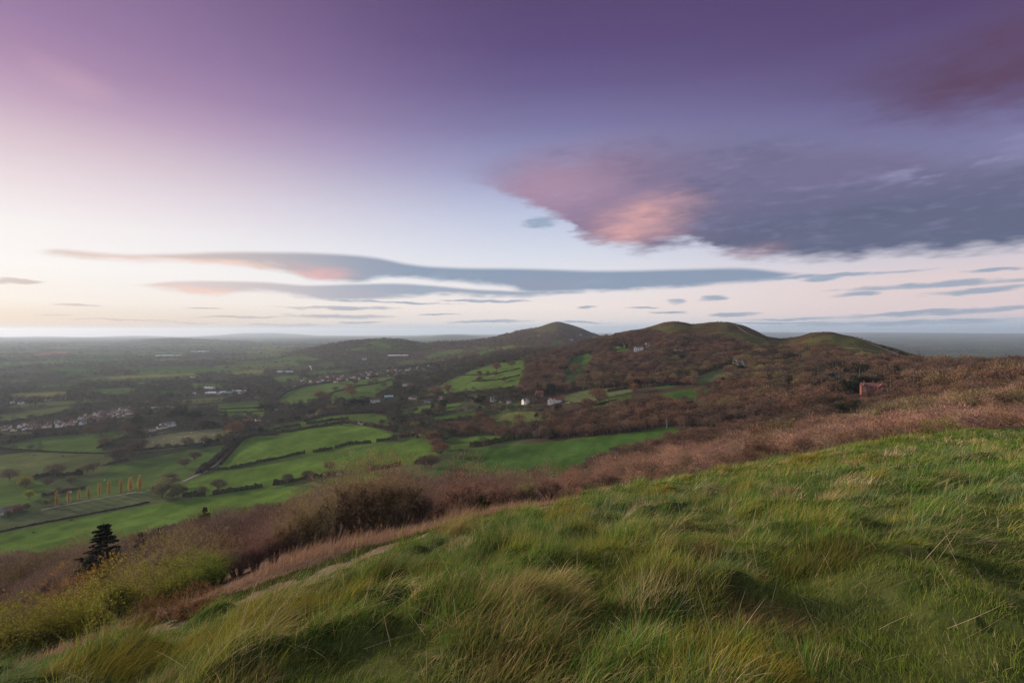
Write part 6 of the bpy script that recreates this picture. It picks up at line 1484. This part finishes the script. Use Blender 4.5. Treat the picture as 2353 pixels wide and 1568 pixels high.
house(893,913,rd(0),20,9,3.4,5.2,M_WHITE,M_TURQ,'white bungalow with a turquoise roof',(),5,1,0,'bungalow',None,'bungalow')
house(930,887,rd(-10),14,8,6,9,M_WHITE,M_RGREY,'white house with arched front above the russet belt',(),3,2,1)
house(942,886,rd(10),14,8,5,8,M_BRICK,M_RBRN,'brick house beside the arched white one',(),3,2,1)
house(948,918,rd(15),16,8,4.6,7.8,M_WHITE,M_RBRN,'white gabled house among dark trees at the lane end',[(-7,-2,-5,0,4.6,7.6,'y')],4,2,1)
house(981,925,rd(0),14,6,3.0,4.6,M_WHITE,M_RGREY,'low white bungalow standing alone by the small field',(),4,1,0,'bungalow',None,'bungalow')
house(837,827,rd(0),26,14,9,13,M_WHITE,M_RGREY,'white country house among trees beyond the big village',(),5,3,2)
house(7,1180,rd(20),12,7,2.8,5.4,M_CREAM,M_RGREY,'pale roofed cottage cut by the left edge',(),3,1,0)
house(28,1174,rd(20),14,7,2.8,5.6,M_BRICK,M_RRED,'red roofed barn behind the dark hedge at the left edge',(),0,1,0,'barn',None,'barn')
house(160,1132,rd(15),5,3,2.0,2.6,M_METAL,M_METAL,'pale metal field shelter behind the third poplar',(),0,1,0,'shed',None,'shed',.55)

# --- long sheds and tunnels out on the plain
def shed(u, v, rz, L, D, H, bays, m, label, group=None):
    p = hit(u, v, 200); e = empty('greenhouse', tuple(p), rz); props(e, label, 'greenhouse', group)
    w = Geo(); r = Geo(); b = D / bays
    for k in range(bays):
        y0 = -D / 2 + k * b; gwall(w, -L/2, L/2, y0 + .02, y0 + b - .02, -1.5, H * .7, H); gable(r, -L/2, L/2, y0, y0 + b, H * .7, H, .05)
    link('wall', w.mesh('wall', M_STONE), e); link('roof', r.mesh('roof', m), e)
    return e
shed(493,904,rd(4),46,26,6,3,M_METAL,'broad pale greenhouse, largest of three beside the playing field')
shed(522,902,rd(4),34,20,6,2,M_TURQ,'bluish roofed hall, middle of three beside the playing field')
shed(552,900,rd(4),32,18,6,2,M_METAL,'pale roofed shed, right of three beside the playing field')
shed(478,893,rd(-6),40,16,6,2,M_METAL,'pale shed behind the greenhouse')
shed(373,937,rd(10),50,20,4,4,M_METAL,'low pale glasshouses beyond the village')
shed(390,818,rd(0),190,60,9,6,M_METAL,'white strip of tunnels far out on the plain')
shed(460,808,rd(-5),120,110,8,8,M_METAL,'bright white block of tunnels on the far hillside')
shed(655,855,rd(0),70,20,6,2,M_METAL,'long white shed beyond the hop field')
shed(915,818,rd(0),110,40,8,4,M_METAL,'white factory roof beyond the big village')
shed(445,868,rd(0),26,12,6,1,M_METAL,'small white shed out on the plain')

# --- the villages: every house a thing, sharing a few shapes
def village_proto(k):
    g1, g2 = Geo(), Geo(); L, D, He, Hr = [(10,7,4.8,7.8),(9,8,3.2,6.4),(14,7,4.6,7.4),(8,6.5,4.8,8.0)][k]
    gwall(g1, -L/2, L/2, -D/2, D/2, -1.2, He, Hr); gable(g2, -L/2, L/2, -D/2, D/2, He, Hr, .3)
    if k % 2 == 0: gwall(g1, -2.2, 2.2, -D/2 - 2.5, 0, -1.2, He, Hr - .4, 'y'); gable(g2, -2.2, 2.2, -D/2 - 2.5, 0, He, Hr - .4, .3, 0, 'y')
    g2.box(L*.3 - .4, L*.3 + .4, -.4, .4, Hr - .6, Hr + 1.2)
    return g1, g2
VP = {}
for k in range(4):
    g1, g2 = village_proto(k)
    for wi, wm in enumerate((M_WHITE, M_BRICK, M_CREAM)):
        VP[k, 'w', wi] = g1.mesh('house_wall', wm)
    for ri, rm in enumerate((M_RRED, M_RGREY, M_RBRN)):
        VP[k, 'r', ri] = g2.mesh('house_roof', rm)
def village(n, poly, lab, grp, pw, pr, mind, rz0):
    us = np.array([p[0] for p in poly]); vs = np.array([p[1] for p in poly]); got = []; tries = 0
    while len(got) < n and tries < 6000:
        tries += 1
        u, v = random.uniform(us.min(), us.max()), random.uniform(vs.min(), vs.max())
        if not in_poly(np.array([u]), np.array([v]), poly)[0]: continue
        p = hit(u, v, 200)
        if any((p[0] - q[0]) ** 2 + (p[1] - q[1]) ** 2 < mind ** 2 for q in got): continue
        got.append(p)
    for p in got:
        k = random.randrange(4); wi = random.choices((0, 1, 2), pw)[0]; ri = random.choices((0, 1, 2), pr)[0]
        e = empty('village_house', tuple(p), rz0 + random.choice((0, math.pi / 2)) + random.gauss(0, .15)); props(e, lab, 'house', grp)
        e.scale = (1.0,) * 3; link('wall', VP[k, 'w', wi], e); link('roof', VP[k, 'r', ri], e)
village(58, [(0,984),(60,976),(180,964),(205,952),(300,938),(306,950),(270,962),(190,975),(130,982),(60,990),(0,990)], 'small pale or red roofed house in the left village below the green strips', 'houses of the village on the left', (6, 2, 2), (3, 4, 3), 15, .4)
village(95, [(672,880),(700,869),(760,863),(830,857),(900,849),(985,840),(1000,843),(930,860),(860,868),(740,882)], 'small house of the large red roofed village beyond the long curving field', 'houses of the large village in the middle distance', (4, 5, 2), (6, 2, 3), 17, .1)
village(24, [(1000,838),(1060,826),(1140,815),(1215,800),(1225,806),(1150,826),(1060,838),(1010,846)], 'pale house scattered among trees at the foot of the far hill', 'houses at the foot of the far hill', (7, 2, 2), (2, 5, 2), 30, 0)
village(10, [(425,895),(470,888),(560,886),(610,898),(600,906),(440,912)], 'small house among trees around the greenhouses', 'houses around the greenhouses', (5, 3, 2), (2, 4, 2), 26, 0)
village(12, [(10,927),(60,915),(140,912),(150,916),(60,926),(14,931)], 'small house by the strip field on the far left', 'houses by the strip field', (5, 3, 2), (2, 4, 2), 24, 0)

# ================================================================== ANIMALS
def animal(kind):
    """grazing cow or sheep: one skinned body with head, legs and tail"""
    cow = kind == 'cow'
    me = bpy.data.meshes.new(kind); s = 1.0 if cow else .55
    v = [(-.75,0,1.05),(-.2,0,1.02),(.45,0,1.10),(.85,0,.95),(1.10,0,.60),(1.25,0,.28),  # spine, neck, head down to the grass
         (-.72,.2,.78),(-.80,.2,.42),(-.76,.2,0),(-.72,-.2,.78),(-.74,-.2,.42),(-.70,-.2,0),
         (.48,.18,.68),(.50,.18,.36),(.50,.18,0),(.48,-.18,.68),(.56,-.18,.36),(.58,-.18,0),(-.92,0,.95),(-.98,0,.45),(1.02,.17,.72),(1.02,-.17,.72)]
    e = [(0,1),(1,2),(2,3),(3,4),(4,5),(0,6),(6,7),(7,8),(0,9),(9,10),(10,11),(2,12),(12,13),(13,14),(2,15),(15,16),(16,17),(0,18),(18,19),(4,20),(4,21)]
    r = [.34,.40,.36,.24,.17,.11,.17,.09,.07,.17,.09,.07,.14,.08,.07,.14,.08,.07,.06,.04,.04,.04]
    if not cow: r = [a * (1.2 if i < 3 else .9) for i, a in enumerate(r)]
    me.from_pydata([tuple(c * s for c in p) for p in v], e, [])
    o = bpy.data.objects.new(kind, me); COL.objects.link(o); o.modifiers.new('skin', 'SKIN'); o.modifiers.new('sub', 'SUBSURF').levels = 1
    me.skin_vertices[0].data[1].use_root = True
    for k, d in enumerate(me.skin_vertices[0].data): d.radius = (r[k] * s, r[k] * s)
    dg = bpy.context.evaluated_depsgraph_get(); m2 = bpy.data.meshes.new_from_object(o.evaluated_get(dg)); bpy.data.objects.remove(o)
    m2.materials.clear(); m2.materials.append(mat_plain('black_hide', (0.012, 0.011, 0.010), .3, 3.0, .7) if cow else mat_plain('fleece', (0.62, 0.58, 0.50), .15, 8.0)); return m2
ME_COW, ME_SHEEP = animal('cow'), animal('sheep')
def beast(me, u, v, label, cat, grp, s=1.0):
    p = hit(u, v, 60); o = link(cat, me, None, tuple(p)); o.rotation_euler = (0, 0, rng.uniform(0, 6.28)); o.scale = (s,) * 3; props(o, label, cat, grp)
for u, v, lab in [(163,1196,'black cow grazing right of the other in the bottom left field'), (77,1224,'black cow grazing lowest in the bottom left field'), (144,1048,'black cow on the olive field, right'), (78,1047,'black cow on the olive field, left'), (438,1145,'black cow by the willows, left of the group'), (1241,1045,'lone black cow on the big dark green field')]:
    beast(ME_COW, u, v, lab, 'cow', 'black cattle', 1.15)
for u, v in [(482,1139),(487,1138),(493,1137),(499,1136),(503,1135)]: beast(ME_COW, u, v, 'black cow in the small herd under the hedge right of the willows', 'cow', 'herd under the hedge', 1.15)
for k in range(26):
    u, v = rng.uniform(340, 500), rng.uniform(993, 1018); v = min(v, 1030 - (u - 330) * .10); beast(ME_SHEEP, u, v, 'white sheep grazing on the pale field', 'sheep', 'sheep on the pale field', 1.5)
for u, v in [(296,1134),(301,1133),(306,1132.5),(292,1135),(311,1131.5)]: beast(ME_SHEEP, u, v, 'white sheep lined up beside the farm track near the last poplar', 'sheep', 'sheep by the track', 1.6)
beast(ME_SHEEP, 240, 1103, 'lone white sheep on the mid green field', 'sheep', None, 1.6)

# --- thin bonfire smoke by the big village
p = hit(716, 852, 200); g = Geo(); ns = 10
for k in range(9):
    f = k / 8; rr = 1.5 + 3.5 * f; cx, cz = -9 * f ** 1.4 + math.sin(k * 2.1), 1 + 24 * f
    g.V.append(np.array([(cx + rr * math.cos(a), rr * math.sin(a), cz) for a in np.arange(ns) * 2 * math.pi / ns])); g.C.append(np.ones((ns, 3))); g.n += ns
for k in range(8):
    for a in range(ns):
        b = (a + 1) % ns; g.L += [k*ns+a, k*ns+b, (k+1)*ns+b, (k+1)*ns+a]; g.S.append(4); g.M.append(0)
g.L += list(range(ns))[::-1]; g.S.append(ns); g.M.append(0); g.L += [8*ns+a for a in range(ns)]; g.S.append(ns); g.M.append(0)
m, nt, out = new_mat('smoke'); vv = nd(nt, 'ShaderNodeVolumePrincipled'); vv.inputs['Density'].default_value = 0.07; vv.inputs['Color'].default_value = (.95, .95, .95, 1); nt.links.new(vv.outputs[0], out.inputs['Volume'])
props(link('smoke', g.mesh('smoke', m), None, tuple(p)), 'thin white plume of bonfire smoke beside the big village', 'smoke', None, 'stuff')
